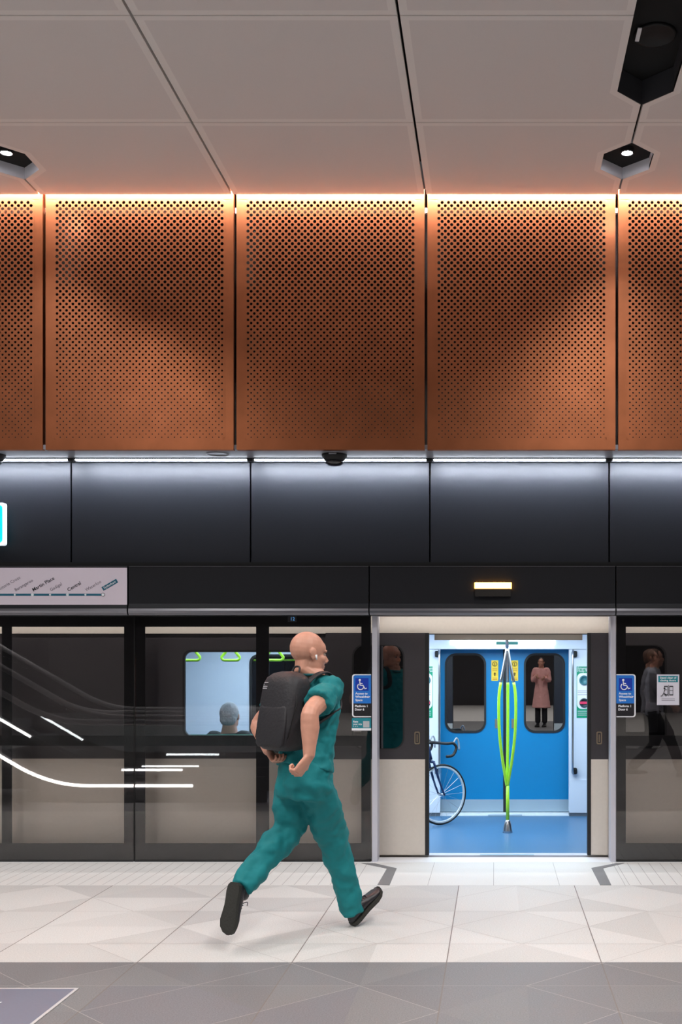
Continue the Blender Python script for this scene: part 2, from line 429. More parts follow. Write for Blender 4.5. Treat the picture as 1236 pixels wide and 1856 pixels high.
# ================================================================== COPPER PANELS
U = 5.75*YC/F
ZB = Z_(815, YC); ZT = ZC+0.28
pw = MOD-0.024
def copper_mesh():
    bm = NB(); NI, NJ = 52, 74
    x0 = -NI*U/2; ztop = Z_(367, YC)
    def rad(j): return U*(0.515 if j < 20 else 0.515+(0.20-0.515)*(j-20)/(NJ-20))
    cache = {}
    def V(x, z):
        k = (round(x, 5), round(z, 5))
        if k not in cache: cache[k] = bm.verts.new((x, 0, z))
        return cache[k]
    def hole(i, j): return 0 <= i <= NI and 0 <= j <= NJ and (i+j) % 2 == 1
    arc = (0, 30, 60, 90)
    for i in range(-1, NI+1):
        for j in range(-1, NJ+1):
            pts = []
            # corners in order: (i,j) (i+1,j) (i+1,j+1) (i,j+1); z goes down with j
            for (ci, cj, a0) in ((i, j, 270), (i+1, j, 180), (i+1, j+1, 90), (i, j+1, 0)):
                cx = x0+ci*U; cz = ztop-cj*U
                if hole(ci, cj):
                    r = rad(cj); s = {270: (270, 300, 330, 360), 180: (180, 210, 240, 270), 90: (90, 120, 150, 180), 0: (0, 30, 60, 90)}[a0]
                    for a in s: pts.append(V(cx+r*math.cos(R(a)), cz+r*math.sin(R(a))))
                else: pts.append(V(cx, cz))
            # order arcs: walk clockwise so reverse arc where required
            out = []
            k = 0
            for (ci, cj) in ((i, j), (i+1, j), (i+1, j+1), (i, j+1)):
                n = 4 if hole(ci, cj) else 1
                seg = pts[k:k+n]; k += n
                out += seg
            bm.faces.new(out)
    xa, xb = x0-U, x0+(NI+1)*U; za, zb = ztop+U, ztop-(NJ+1)*U
    hxw = pw/2
    # border, sharing edges only loosely
    for (a, b, c, d) in ((-hxw, hxw, za, ZT), (-hxw, hxw, ZB, zb), (-hxw, xa, zb, za), (xb, hxw, zb, za)):
        f = bm.faces.new([V(a, c), V(b, c), V(b, d), V(a, d)])
    bmesh.ops.recalc_face_normals(bm, faces=bm.faces[:])
    # folded returns
    def q(*p): bm.faces.new([bm.verts.new(v) for v in p])
    D = 0.045
    q((-hxw, 0, ZB), (hxw, 0, ZB), (hxw, D, ZB), (-hxw, D, ZB))
    q((-hxw, 0, ZB), (-hxw, D, ZB), (-hxw, D, ZT), (-hxw, 0, ZT))
    q((hxw, 0, ZB), (hxw, D, ZB), (hxw, D, ZT), (hxw, 0, ZT))
    me = bpy.data.meshes.new('copper_panel'); bm.to_mesh(me); bm.free(); me.materials.append(M_copper)
    return me
cm = copper_mesh()
labs = ['perforated copper wall panel cut off by the left edge of the photo', 'perforated copper wall panel above the blank header, second from left edge',
        'darkest perforated copper wall panel, in the middle above the camera dome', 'perforated copper wall panel directly above the amber lamp and open door',
        'perforated copper wall panel cut off by the right edge of the photo']
tilt = [0, 0.0, 0.0, 0.0, 0.0]
for k in range(-2, 6):
    if k not in range(-1, 4): continue
    cx = XJ[0]+(k+.5)*MOD
    o = bpy.data.objects.new('perforated_wall_panel', cm); COL.objects.link(o); o.location = (cx, YC, 0)
    tag(o, labs[k+1], 'wall panel', 'copper panels along the upper wall')
    md = o.modifiers.new('thick', 'SOLIDIFY'); md.thickness = 0.002; md.offset = 0
# steel rails behind the perforations
tag(link('support_rail', B(-6, 5, YC+.07, YC+.10, Z_(386, YC+.07), Z_(377, YC+.07)), mat('galvanised rail', srgb(200, 200, 205), .5, .2)), 'pale horizontal rail behind the top holes of the copper panels', 'rail')
# cove lamp
cove = link('cove_light', B(-6, 5.2, YC-.055, YC-.03, ZC+.20, ZC+.215), M_cove)
tag(cove, 'warm linear lamp in the slot where ceiling meets the copper panels', 'light')

# ================================================================== SOFFIT, LED, BLACK PANELS
zs = Z_(815, YC)
YK = YG   # black panels plane
soff = struct(link('trim_4', B(-6, 5, YC+.01, YK+.02, zs+.006, zs+.04), mat('soffit grey', srgb(120, 120, 126), .45)))
bpx = [129, 455, 779, 1104]; bxs = [X_(p, YK) for p in bpx]; bm_ = (bxs[3]-bxs[0])/3
zb0 = Z_(1021, YK)
bl = ['black cladding panel cut off by the left edge beside the cyan sign', 'black cladding panel between the route map sign and the blank header, second from left edge',
      'black cladding panel right below the camera dome', 'black cladding panel above the amber lamp', 'black cladding panel cut off by the right edge']
for k in range(-1, 4):
    x0 = bxs[0]+k*bm_; bm = NB()
    box(bm, x0+.006, x0+bm_-.006, YK, YK+.03, zb0, zs, 0, .003)
    tag(link('cladding_panel', bm, M_black_panel), bl[k+1], 'wall panel', 'black panels under the soffit')
struct(link('wall_front', B(-6, 5, YK+.10, YK+.12, 2.5, zs), M_void))
ledl = ['white strip light under the soffit at the left edge', 'white strip light under the second copper panel from the left', 'white strip light passing behind the camera dome', 'white strip light above the amber lamp', 'white strip light under the soffit at the right edge']
for k in range(-1, 4):
    yl = YK-.185; bmw = X_(bpx[0]+325, yl)-X_(bpx[0], yl); x0 = X_(bpx[0], yl)+k*bmw
    bm_ = bmw
    t = thing('strip_light', ledl[k+1], 'light', (x0+bm_/2, YK-.05, zs), 'strip lights under the soffit')
    link('lamp', B(x0+.03, x0+bm_-.03, yl, yl+.022, zs-.012, zs+.004), M_led, t)
    link('lamp', B(x0+.03, x0+bm_-.03, yl+.034, yl+.046, zs-.012, zs+.004), M_led, t)  # second glowing bar imitates the strip's reflection at the wall
    link('dark_line', B(x0+.03, x0+bm_-.03, yl+.024, yl+.032, zs-.016, zs+.004), M_dark, t)  # dark bar added between the strip and its imitated reflection
    bm = NB(); box(bm, x0+.022, x0+bm_-.022, yl-.006, yl, zs-.004, zs+.006); box(bm, x0+.022, x0+.03, yl, yl+.03, zs-.014, zs+.006); box(bm, x0+bm_-.03, x0+bm_-.022, yl, yl+.03, zs-.014, zs+.006)
    link('housing', bm, M_dark, t)
    # bracket at the joint
    bm = NB(); box(bm, x0-.026, x0+.020, yl-.012, yl+.05, zs-.022, zs+.004, 0, .006)
    link('bracket', bm, M_dark, t)
    area('strip_lamp_light', (x0+bm_/2, yl+.02, zs-.016), bm_-.06, .02, 24, (0.80, 0.88, 1.0), (R(58), 0, 0), 124)

# soffit speaker, camera domes
def dome(px, lab):
    c = Vector((X_(px, 8.93), 8.93, zs))
    t = thing('dome_camera', lab, 'camera', c, 'camera domes under the soffit')
    bm = NB(); lathe(bm, [(.10, 0.005), (.10, -.012), (.085, -.03), (.075, -.045)], c, 24); link('mount', bm, M_dark, t, True)
    bm = NB(); lathe(bm, [(.075, -.045), (.07, -.065), (.05, -.08), (.02, -.086), (.002, -.087)], c, 24); link('dome', bm, mat('smoked dome', srgb(28, 28, 32), .06, spec=.8), t, True)
    bm = NB(); box(bm, c.x-.03, c.x+.03, c.y-.104, c.y-.097, c.z-.008, c.z+.002, 0, .002); link('name_plate', bm, M_steel, t)
dome(606, 'black camera dome hanging from the middle of the soffit')
dome(-14, 'black camera dome cut off by the left edge of the photo')
c = Vector((X_(395, 8.9), 8.9, zs+.006)); bm = NB(); lathe(bm, [(.09, 0.004), (.09, -.004), (.08, -.007), (.078, -.004), (.01, -.004)], c, 28)
tag(link('ceiling_speaker', bm, MATS['soffit grey'], None, True), 'small round grey speaker set in the soffit under the second copper panel', 'speaker')

# ================================================================== HEADER
hx = [X_(p, YH) for p in (232, 669, 1116)]
zt = Z_(1027, YH); zl = Z_(1115, YH)
yb = YG+.08
prof = [(yb, zt), (YH+.004, zt), (YH, zt-.004), (YH, Z_(1094, YH)), (YH-.004, Z_(1096, YH)), (YH-.012, Z_(1103, YH)), (YH-.016, Z_(1107, YH)), (YH-.012, Z_(1111, YH)), (YH+.004, zl), (yb, zl)]
def header(x0, x1, lab):
    t = thing('screen_door_header', lab, 'header', ((x0+x1)/2, YH, zl), 'header boxes over the platform screen doors')
    bm = NB(); a = [bm.verts.new((x0+.005, y, z)) for y, z in prof]; b = [bm.verts.new((x1-.005, y, z)) for y, z in prof]
    bm.faces.new(a); bm.faces.new(b[::-1]); n = len(prof)
    for i in range(n):
        f = bm.faces.new((a[i], a[(i+1) % n], b[(i+1) % n], b[i]))
        if i in (5, 6, 7): f.material_index = 1
    link('casing', bm, [M_header, M_header_lip], t)
    link('lit_top_edge', B(x0+.005, x1-.005, YH-.002, YH+.004, zt, zt+.004), M_header_lip, t)  # paler metal stands in for light catching the header's top edge
    return t
w1 = hx[1]-hx[0]; w2 = hx[2]-hx[1]
header(hx[0]-w1, hx[0], 'black header box carrying the white route map')
header(hx[0], hx[1], 'blank black header box left of the open door, above the running person')
header(hx[1], hx[2], 'black header box over the open door with the amber lamp')
header(hx[2], hx[2]+w1, 'black header box cut off by the right edge')
struct(link('trim_5', B(-6, 5, YH+.02, YK+.02, zt+.004, zb0-.001), M_void))

# route map
z0, z1 = Z_(1096, YH-.006), Z_(1029, YH-.006); xr = X_(230, YH-.006); ys = YH-.006
t = thing('route_map_sign', 'long white route map with a teal line and angled station names', 'sign', (xr-.5, YH, z0))
link('panel', B(xr-2.0, xr, ys, YH, z0, z1), M_route, t)
def sx(px): return X_(px, ys)
def sz(py): return Z_(py, ys)
link('route_line', B(sx(-320), sx(187), ys-.0015, ys, sz(1080), sz(1076)), M_teal, t)
stn = [('Tallawong', -288), ('Chatswood', -68), ('Crows Nest', -36.5), ('Victoria Cross', -5), ('Barangaroo', 27), ('Martin Place', 59), ('Gadigal', 91), ('Central', 122.5), ('Waterloo', 155)]
for nm, px in stn:
    big = nm in ('Martin Place', 'Central')
    bm = NB(); rr = .0115 if big else .0075
    lathe(bm, [(rr, 0), (rr, -.003)], (sx(px), ys-.001, sz(1078)), 14, 'y'); link('station_dot', bm, mat('dot pale', srgb(225, 235, 240), .5), t)
    text('lettering', nm, .040 if big else .036, (sx(px)+.0, ys-.001, sz(1070)), M_txtk if big else mat('grey lettering', srgb(95, 88, 100), .5), t, rot=30, bold=.0006 if big else 0)
bm = NB(); lathe(bm, [(.0155, 0), (.0155, -.003)], (sx(187), ys-.001, sz(1078)), 18, 'y'); link('station_ring', bm, mat('ring grey', srgb(110, 100, 110), .5), t)
bm = NB(); lathe(bm, [(.011, 0), (.011, -.005)], (sx(187), ys-.001, sz(1078)), 18, 'y'); link('station_dot', bm, MATS['dot pale'], t)
c = P(199, 1060, ys-.002); a = R(30); bm = NB(); pts = []
for u, v in ((-.068, -.0165), (.068, -.0165), (.068, .0165), (-.068, .0165)): pts.append((c.x+u*math.cos(a)-v*math.sin(a), c.z+u*math.sin(a)+v*math.cos(a)))
prism(bm, pts, ys-.003, ys-.001); link('terminus_plate', bm, M_teal, t)
text('lettering', 'Sydenham', .027, (c.x, ys-.004, c.z), M_txtw, t, rot=30, align='CENTER')

# amber lamp
t = thing('warning_lamp', 'glowing amber lamp bar on the header above the open door', 'light', P(893, 1070, YH))
x0, x1 = X_(860, YH-.03), X_(927, YH-.03)
bm = NB(); box(bm, x0, x1, YH-.03, YH, Z_(1067, YH-.03), Z_(1055.5, YH-.03), 0, .005); link('lens', bm, M_amber, t)
bm = NB(); box(bm, x0+.012, x1-.012, YH-.032, YH-.029, Z_(1065, YH-.03), Z_(1057, YH-.03)); link('lamp_core', bm, M_amberc, t)
bm = NB(); box(bm, x0+.004, x1-.006, YH-.04, YH, Z_(1081, YH-.03), Z_(1067, YH-.03)); link('housing', bm, mat('lamp housing', srgb(30, 26, 24), .4), t)

# cyan lit sign on the left edge
t = thing('platform_sign', 'cyan illuminated sign with white rim at the left edge', 'sign', P(-40, 950, YK-.1))
yq = YK-.12
o_ = rrect(X_(-110, yq), X_(8, yq), Z_(988, yq), Z_(911, yq), .018); i_ = rrect(X_(-105, yq), X_(4.5, yq), Z_(984, yq), Z_(915, yq), .03)
link('rim', ringprism(NB(), o_, i_, yq, yq+.05), M_litwhite, t); link('face', prism(NB(), i_, yq+.01, yq+.04), M_cyan, t)
link('arm', B(X_(-60, yq), X_(-50, yq), yq+.04, YK, Z_(955, yq), Z_(945, yq)), M_dark, t)

# ================================================================== PLATFORM SCREEN GLASS
zf = 0.0; ztp = Z_(1116, YG)
def gx(p): return X_(p, YG)
def gz(p): return Z_(p, YG)
def screen(xl, xr_, clears, lab):
    """clears: list of (px0,px1) clear strips; each with upper and lower clear area"""
    t = thing('platform_screen_panel', lab, 'glass screen', ((xl+xr_)/2, YG, 0), 'glass platform screens')
    link('glass_pane', B(xl, xr_, YG, YG+.012, 0.004, ztp), M_pglass, t)
    bm = NB(); xs = [xl]
    for a, b in clears: xs += [gx(a), gx(b)]
    xs.append(xr_); yy0, yy1 = YG+.013, YG+.020
    for i in range(0, len(xs), 2): box(bm, xs[i], xs[i+1], yy0, yy1, 0.004, ztp)
    for a, b in clears:
        x0, x1 = gx(a), gx(b)
        box(bm, x0, x1, yy0, yy1, 0.004, gz(1529)); box(bm, x0, x1, yy0, yy1, gz(1136), ztp); box(bm, x0, x1, yy0, yy1, gz(1352), gz(1333))
    link('frit_border', bm, M_frit2, t)
    link('bottom_rail', B(xl, xr_, YG-.008, YG+.05, 0.001, .012), M_rubber, t)
    return t
M_frit2 = mat('black enamel border', srgb(13, 13, 17), .35, spec=.2)
screen(gx(-195), gx(242), ((-175, 2), (20, 224)), 'dark glass platform screen under the route map at the left edge')
screen(gx(244.5), gx(672), ((262, 463.5), (487, 654.5)), 'dark glass platform screen behind the running person')
screen(gx(1117), gx(1560), ((1134.5, 1330), (1350, 1540)), 'dark glass platform screen right of the open door with notices')
link_g = struct(link('trim_6', B(gx(242), gx(244.5), YG+.006, YG+.03, 0, ztp), M_void))
for a, lab in ((674, 'pale aluminium door post left of the open train door'), (1106.5, 'pale aluminium door post right of the open train door')):
    bm = NB(); box(bm, X_(a, YG-.01), X_(a+10, YG-.01), YG-.01, YG+.16, 0.001, ztp, 0, .004)
    tag(link('door_post', bm, M_alu), lab, 'door post', 'posts framing the open door')
# header underside soffit behind door opening
struct(link('trim_7', B(gx(684), gx(1106), YG+.0, YG+.09, ztp-.004, ztp+.05), M_header_lip))
# small lit indicator above the person
t = thing('door_indicator', 'tiny lit blue number display under the header above the person', 'display', P(530, 1122, YG))
link('screen', B(gx(522), gx(537), YG-.012, YG, gz(1127), gz(1117)), M_navy, t)
text('lettering', '12', .04, P(530, 1122, YG-.0135), mat('blue lit digits', srgb(120, 190, 240), .5, emit=srgb(90, 160, 230), estr=.5), t, align='CENTER')

# signs on glass
def access_sign(x0, x1, rightcorners, lab):
    y0 = YG-.003
    t = thing('access_sign', lab, 'sign', P((x0+x1)/2, 1261, YG), 'wheelchair access signs on the glass')
    def a(p): return X_(p, y0)
    def b(p): return Z_(p, y0)
    cs = (0, 1, 1, 0) if rightcorners else (1, 0, 0, 1)
    link('white_border', prism(NB(), rrect(a(x0), a(x1), b(1300), b(1222), .022, corners=cs), y0, YG), M_txtw, t)
    xi0, xi1 = (x0, x1-2.5) if rightcorners else (x0+2.5, x1)
    link('black_field', prism(NB(), rrect(a(xi0), a(xi1), b(1298), b(1224), .016, corners=cs), y0-.001, y0), M_navy, t)
    link('blue_field', prism(NB(), rrect(a(xi0), a(xi1), b(1275), b(1224), .016, corners=(0, 0) + ((1, 0) if rightcorners else (0, 1))), y0-.002, y0-.001), M_signblue, t)
    tx = x0+ (4.5 if rightcorners else 6)
    link('symbol_field', B(a(tx), a(tx+24), y0-.003, y0-.002, b(1252), b(1229)), M_signdk, t)
    bm = NB(); cx = tx+9.5; yy = y0-.004
    arc = [P(cx+5.6*math.cos(R(d)), 1244.3-5.6*math.sin(R(d)), yy) for d in range(128, 371, 12)]
    tube(bm, arc, .0042, 6); tube(bm, [P(cx-1.5, 1235, yy), P(cx-1, 1242, yy), P(cx+4.5, 1242.3, yy), P(cx+8, 1248.5, yy), P(cx+11, 1247.3, yy)], .0048, 6)
    tube(bm, [P(cx-1.2, 1238.6, yy), P(cx+3.5, 1238.8, yy)], .0035, 6); lathe(bm, [(.0095, .001), (.0095, -.001)], P(cx-1.5, 1232.7, yy), 12, 'y')
    link('wheelchair_symbol', bm, M_txtw, t)
    for s, py, sz_ in (('Access to', 1257, .0255), ('Wheelchair', 1263, .0255), ('Space', 1269, .0255)): text('lettering', s, sz_, P(tx, py, y0-.0025), M_txtw, t, bold=.0006)
    for s, py in (('Platform 1', 1280), ('Door 6', 1286)): text('lettering', s, .0255, P(tx-1, py, y0-.0015), M_txtw, t, bold=.0009)
    return t
access_sign(638, 672.5, False, 'blue and black wheelchair access sign left of the open door')
access_sign(1117, 1152, True, 'blue and black wheelchair access sign right of the open door')
y0 = YG-.003
t = thing('feedback_sticker', 'small teal sticker directly beneath the left wheelchair access sign', 'sticker', P(655, 1312, YG))
link('teal_field', B(X_(637.5, y0), X_(672.5, y0), y0, YG, Z_(1320, y0), Z_(1301.5, y0)), mat('sticker teal', srgb(20, 130, 145), .5), t)
link('white_base', B(X_(637.5, y0), X_(672.5, y0), y0-.0005, YG, Z_(1324, y0), Z_(1320, y0)), M_txtw, t)
link('blank_square', B(X_(658, y0), X_(669.5, y0), y0-.001, y0, Z_(1318.5, y0), Z_(1307, y0)), mat('pale grey', srgb(180, 185, 190), .5), t)
text('lettering', 'Rate', .022, P(640, 1308, y0-.001), M_txtw, t, bold=.0008); text('lettering', 'your trip', .020, P(640, 1312.5, y0-.001), M_txtw, t, bold=.0004)
text('lettering', '* * *', .022, P(640, 1317.5, y0-.001), M_txtw, t)
t = thing('safety_notice', 'white notice with teal band and door pictogram on right screen', 'sign', P(1210, 1250, YG))
link('paper', B(X_(1190.5, y0), X_(1231, y0), y0, YG, Z_(1278, y0), Z_(1222.5, y0)), mat('notice white', srgb(215, 213, 225), .5), t)
link('teal_band', B(X_(1193, y0), X_(1228.5, y0), y0-.001, y0, Z_(1236.5, y0), Z_(1225, y0)), MATS['sticker teal'], t)
text('lettering', 'Stand clear of', .024, P(1210.7, 1228.6, y0-.0015), M_txtw, t, align='CENTER', bold=.0004); text('lettering', 'closing doors', .024, P(1210.7, 1233.2, y0-.0015), M_txtw, t, align='CENTER', bold=.0004)
bm = NB()
for x0, x1, a, b in ((1204, 1210.5, 1245.2, 1243), (1213, 1220, 1245.2, 1243), (1204, 1210.5, 1260.5, 1258.5), (1213, 1220, 1260.5, 1258.5), (1209.6, 1210.5, 1260.5, 1243), (1213, 1213.8, 1260.5, 1243), (1219.2, 1220, 1260.5, 1243), (1203.5, 1204.3, 1247, 1243), (1211.3, 1212.2, 1262, 1241.5), (1213, 1220, 1252, 1251.3)):
    box(bm, X_(x0, y0), X_(x1, y0), y0-.0015, y0, Z_(a, y0), Z_(b, y0))
yy = y0-.002
tube(bm, [P(1208.5, 1250.2, yy), P(1204.5, 1250.5, yy), P(1203, 1256, yy), P(1200.5, 1260.5, yy), P(1197.5, 1262, yy)], .0036, 6); tube(bm, [P(1203, 1256, yy), P(1206, 1258.5, yy), P(1207, 1262.5, yy)], .0034, 6)
lathe(bm, [(.008, .001), (.008, -.001)], P(1204.3, 1247.6, yy), 12, 'y')
link('pictogram', bm, M_txtk, t)
for py in (1266.5, 1269.3): link('small_print', B(X_(1199, y0), X_(1223, y0), y0-.001, y0, Z_(py+.5, y0), Z_(py-.3, y0)), mat('print grey', srgb(140, 138, 150), .6), t)

# ================================================================== TRAIN
train = thing('metro_train', 'beige and charcoal metro train standing behind the screens with its blue-lit doorway open', 'train', (0, YT, 0))
def tx(p, Y=YT): return X_(p, Y)
def tz(p, Y=YT): return Z_(p, Y)
zc0, zc1, zc2 = tz(1375), tz(1148.5), tz(1112)
# outer skin (left and right of the doorway, over it)
for (a, b) in ((-600, 777), (1065, 1900)):
    bm = NB(); box(bm, tx(a), tx(b), YT, YT+.05, -.95, zc0); link('lower_panel', bm, M_beige, train)
bm = NB(); box(bm, tx(-600), tx(1900), YT-.03, YT+.05, zc1, 2.35); link('cantrail', bm, M_beige, train)
wz0, wz1 = tz(1333), tz(1182)
wins = [(335, 548)]
def skin(a, b, holes):
    x = a
    for h0, h1 in holes:
        bm = NB(); box(bm, tx(x), tx(h0-14), YT, YT+.05, zc0, zc1); link('window_band', bm, M_train_dark, train)
        hole = rrect(tx(h0), tx(h1), wz0-.0, wz1, .055, 6)
        bm = NB(); holeplate(bm, tx(h0-14), tx(h1+14), zc0, zc1, hole, YT); link('window_band', bm, M_train_dark, train)
        wd = link('window', ringprism(NB(), rrect(tx(h0-4), tx(h1+4), wz0-.02, wz1+.02, .07, 6), hole, YT-.006, YT+.03), M_rubber, train)
        link('pane', prism(NB(), hole, YT+.002, YT+.008), M_tglass, wd)
        x = h1+14
    bm = NB(); box(bm, tx(x), tx(b), YT, YT+.05, zc0, zc1); link('window_band', bm, M_train_dark, train)
skin(-600, 777, [(335, 548)]); skin(1065, 1900, [(1330, 1540)])
# header trim within the doorway
link('door_track_cover', B(tx(787), tx(1056), YT+.03, YT+.08, tz(1160), tz(1149)), mat('track cover', srgb(205, 195, 182), .45), train)
link('door_track', B(tx(777), tx(1065), YT+.0, YT+.09, tz(1149.6), tz(1147)), M_dark, train)
# sliding leaves parked outside
YL = YT-.06
def leaf(x0, x1, wx0, wx1, edge, hx_):
    d = link('sliding_door', B(tx(x0, YL), tx(x1, YL), YL, YL+.035, tz(1549.5, YL), zc0), M_beige, train)
    hole = rrect(tx(wx0, YL), tx(wx1, YL), tz(1358, YL), tz(1169, YL), .095, 8)
    bm = NB(); holeplate(bm, tx(x0, YL), tx(x1, YL), zc0, tz(1147, YL), hole, YL)
    holeplate(bm, tx(x0, YL), tx(x1, YL), zc0, tz(1147, YL), hole, YL+.035)
    link('upper_panel', bm, M_train_dark, d)
    link('window', prism(NB(), hole, YL+.006, YL+.010), M_dglass, d)
    link('window_backing', prism(NB(), hole, YL+.012, YL+.03), M_void, d)
    link('window_seal', ringprism(NB(), hole, [(x*.94+.06*(tx((wx0+wx1)/2, YL)), z*.985+.015*tz(1263, YL)) for x, z in hole], YL-.002, YL+.008), M_rubber, d)
    e0, e1 = edge
    link('edge_seal', B(tx(e0, YL), tx(e1, YL), YL-.004, YL+.05, tz(1550, YL), tz(1147, YL)), M_rubber, d)
    bm = NB(); ringprism(bm, rrect(tx(hx_-5, YL), tx(hx_+5, YL), tz(1349, YL), tz(1326, YL), .012), rrect(tx(hx_-3, YL), tx(hx_+3, YL), tz(1347, YL), tz(1328, YL), .008), YL-.004, YL+.0)
    box(bm, tx(hx_-1, YL), tx(hx_+1, YL), YL-.006, YL-.001, tz(1345, YL), tz(1331, YL))
    link('handle', bm, mat('brass steel', srgb(150, 135, 115), .35, .8), d)
M_dglass = glass('dark reflecting door glass', (0.5, 0.52, 0.55), 2.8)
M_fglass = glass('far door glass', (0.5, 0.52, 0.55), 8.0)
leaf(590, 773, 638, 733, (770.5, 777.5), 756)
leaf(1069, 1250, 1113, 1208, (1064.5, 1071), 1086)
# sill
bm = NB(); box(bm, tx(774), tx(1067), YT+.01, YT+.12, -.05, 0.004); link('door_sill', bm, M_alu, train)
link('step_strip', B(tx(870), tx(968), YT+.005, YT+.06, .004, .006), M_kick, train)
# interior floor, walls, ceiling
xl, xr2 = -5.6, 4.6
link('saloon_floor', B(xl, xr2, YT+.1, YF+.1, -.05, 0.0), M_trainfloor, train)
link('saloon_ceiling', B(xl, xr2, YT+.1, YF+.1, 1.99, 2.05), M_blue2, train)
YP = 11.98
px0, px1 = 797.5, 1031.5
M_pil = mat('white door pillar', srgb(222, 230, 244), .35)
for side, (a, b) in (('l', (xl, X_(px0, YP))), ('r', (X_(px1, YP), xr2))):
    if side == 'l':
        # wall with the far-side window seen through the near window
        hole = rrect(X_(456, YP), X_(600, YP), Z_(1335, YP), Z_(1190, YP), .07)
        m0, m1 = X_(440, YP), X_(615, YP)
        bm = NB(); box(bm, a, m0, YP, YP+.1, .05, 2.0); box(bm, m1, b, YP, YP+.1, .05, 2.0); holeplate(bm, m0, m1, .05, 2.0, hole, YP)
        link('wall_panel', bm, M_pil, train)
        wd = link('window', ringprism(NB(), rrect(X_(452, YP), X_(604, YP), Z_(1339, YP), Z_(1186, YP), .09), hole, YP-.008, YP+.03), M_rubber, train)
        link('pane', prism(NB(), hole, YP+.02, YP+.025), M_dglass, wd); link('window_backing', prism(NB(), hole, YP+.04, YP+.05), mat('blind tunnel blue', srgb(24, 44, 66), .6), wd)
    else:
        bm = NB(); box(bm, a, b, YP, YP+.1, .05, 2.0, 0); link('wall_panel', bm, M_pil, train)
    link('skirting', B(a, b, YP-.004, YP+.1, 0.0, Z_(1473, YP)), mat('grey skirting', srgb(110, 118, 128), .4, .3), train)
    # lower equipment box with a seam
    link('lower_cover', B(a, b, YP-.012, YP, Z_(1473, YP), Z_(1413, YP)), M_pil, train)
link('door_header', B(xl, xr2, YP-.02, YF+.05, Z_(1176.5, YP), 2.0), M_pil, train)
link('lamp_strip', B(X_(816, YP), X_(1006, YP), YP-.03, YP-.02, Z_(1168.5, YP), Z_(1160, YP)), M_trlamp, train)
link('lamp_strip', B(X_(828, YP), X_(1003, YP), YP-.03, YP-.02, Z_(1175, YP), Z_(1173, YP)), M_trlamp, train)
link('indicator_panel', B(X_(899, YP), X_(939, YP), YP-.036, YP-.03, Z_(1168.5, YP), Z_(1163, YP)), mat('indicator teal', srgb(20, 120, 110), .4), train)
# far doors
yd = YF
def far_door(x0, x1, w0, w1, lx, hx_):
    hole = rrect(X_(w0+1, yd), X_(w1-1, yd), Z_(1326, yd), Z_(1186, yd), .105, 8)
    bm = NB(); holeplate(bm, X_(x0, yd), X_(x1, yd), Z_(1449, yd), 1.9, hole, yd)
    d = link('far_door', bm, M_blue, train)
    link('kick_plate', B(X_(x0, yd), X_(x1, yd), yd-.004, yd+.03, .012, Z_(1449, yd)), M_kick, d)
    link('window_seal', ringprism(NB(), rrect(X_(w0-1, yd), X_(w1+1, yd), Z_(1328, yd), Z_(1184, yd), .118, 8), [(x*.955+.045*X_((w0+w1)/2, yd), z*.975+.025*Z_(1256, yd)) for x, z in hole], yd-.012, yd+.004), M_rubber, d)
    link('window', prism(NB(), hole, yd+.006, yd+.012), M_fglass, d); link('window_backing', prism(NB(), hole, yd+.02, yd+.03), mat('tunnel dark', srgb(14, 20, 30), .8), d)
    lb = link('warning_label', B(X_(lx, yd), X_(lx+12.5, yd), yd-.002, yd, Z_(1234, yd), Z_(1197, yd)), M_yel, d)
    bm = NB(); cx = lx+6.2; yy = yd-.004
    tube(bm, [P(cx+4*math.cos(R(a)), 1203.5-4*math.sin(R(a)), yy) for a in range(0, 360, 30)], .003, 6, closed=True)
    tube(bm, [P(cx, 1207.5, yy), P(cx, 1201, yy)], .0035, 6); link('symbol', bm, mat('label ink', srgb(90, 70, 20), .5), lb); bm = NB()
    tube(bm, [P(cx, 1219, yy), P(cx, 1225, yy)], .006, 6); tube(bm, [P(cx-2, 1222, yy), P(cx, 1219, yy), P(cx+2, 1222, yy)], .003, 6)
    link('arrow', bm, mat('label ink', srgb(90, 70, 20), .5), lb)
    for py in (1212, 1215, 1229, 1231.5): link('print_line', B(X_(lx+2, yd), X_(lx+10.5, yd), yd-.003, yd-.002, Z_(py+.5, yd), Z_(py-.4, yd)), mat('label print', srgb(200, 130, 30), .5), lb)
    hb = NB(); box(hb, X_(hx_-3, yd), X_(hx_+3, yd), yd-.004, yd, Z_(1320, yd), Z_(1303, yd)); link('handle', hb, M_steel, d)
far_door(798, 913, 807.5, 880, 890.5, 900)
far_door(916, 1031.5, 950.5, 1023, 926.5, 930)
link('centre_seal', B(X_(912, yd), X_(917, yd), yd-.006, yd+.03, .01, 1.9), M_rubber, train)
link('far_sill', B(X_(797, yd), X_(1032, yd), YP+.02, yd+.05, 0.0, .006), mat('sill white', srgb(225, 232, 240), .4), train)
link('sill_strip', B(X_(885, yd), X_(945, yd), YP-.02, YP+.06, .001, .009), M_kick, train)
link('outer_wall', B(xl, xr2, YF+.12, YF+.16, -.9, 2.3), M_void, train)
# grab rails by the far doors
for px, s in ((796, -1), (1038, 1)):
    yy = YP-.07
    bm = NB(); tube(bm, spline([P(px+s*2, 1183, YP), P(px, 1189, yy), P(px, 1300, yy), P(px, 1394, yy), P(px+s*2, 1399, YP)], 4), .011, 10); gr = link('grab_rail', bm, M_steel, train, True)
    for py in (1185, 1397):
        bm = NB(); q = P(px+s*3, py, YP-.03); box(bm, q.x-.028, q.x+.028, YP-.06, YP, q.z-.035, q.z+.03, 0, .012); link('bracket', bm, M_dark, gr)
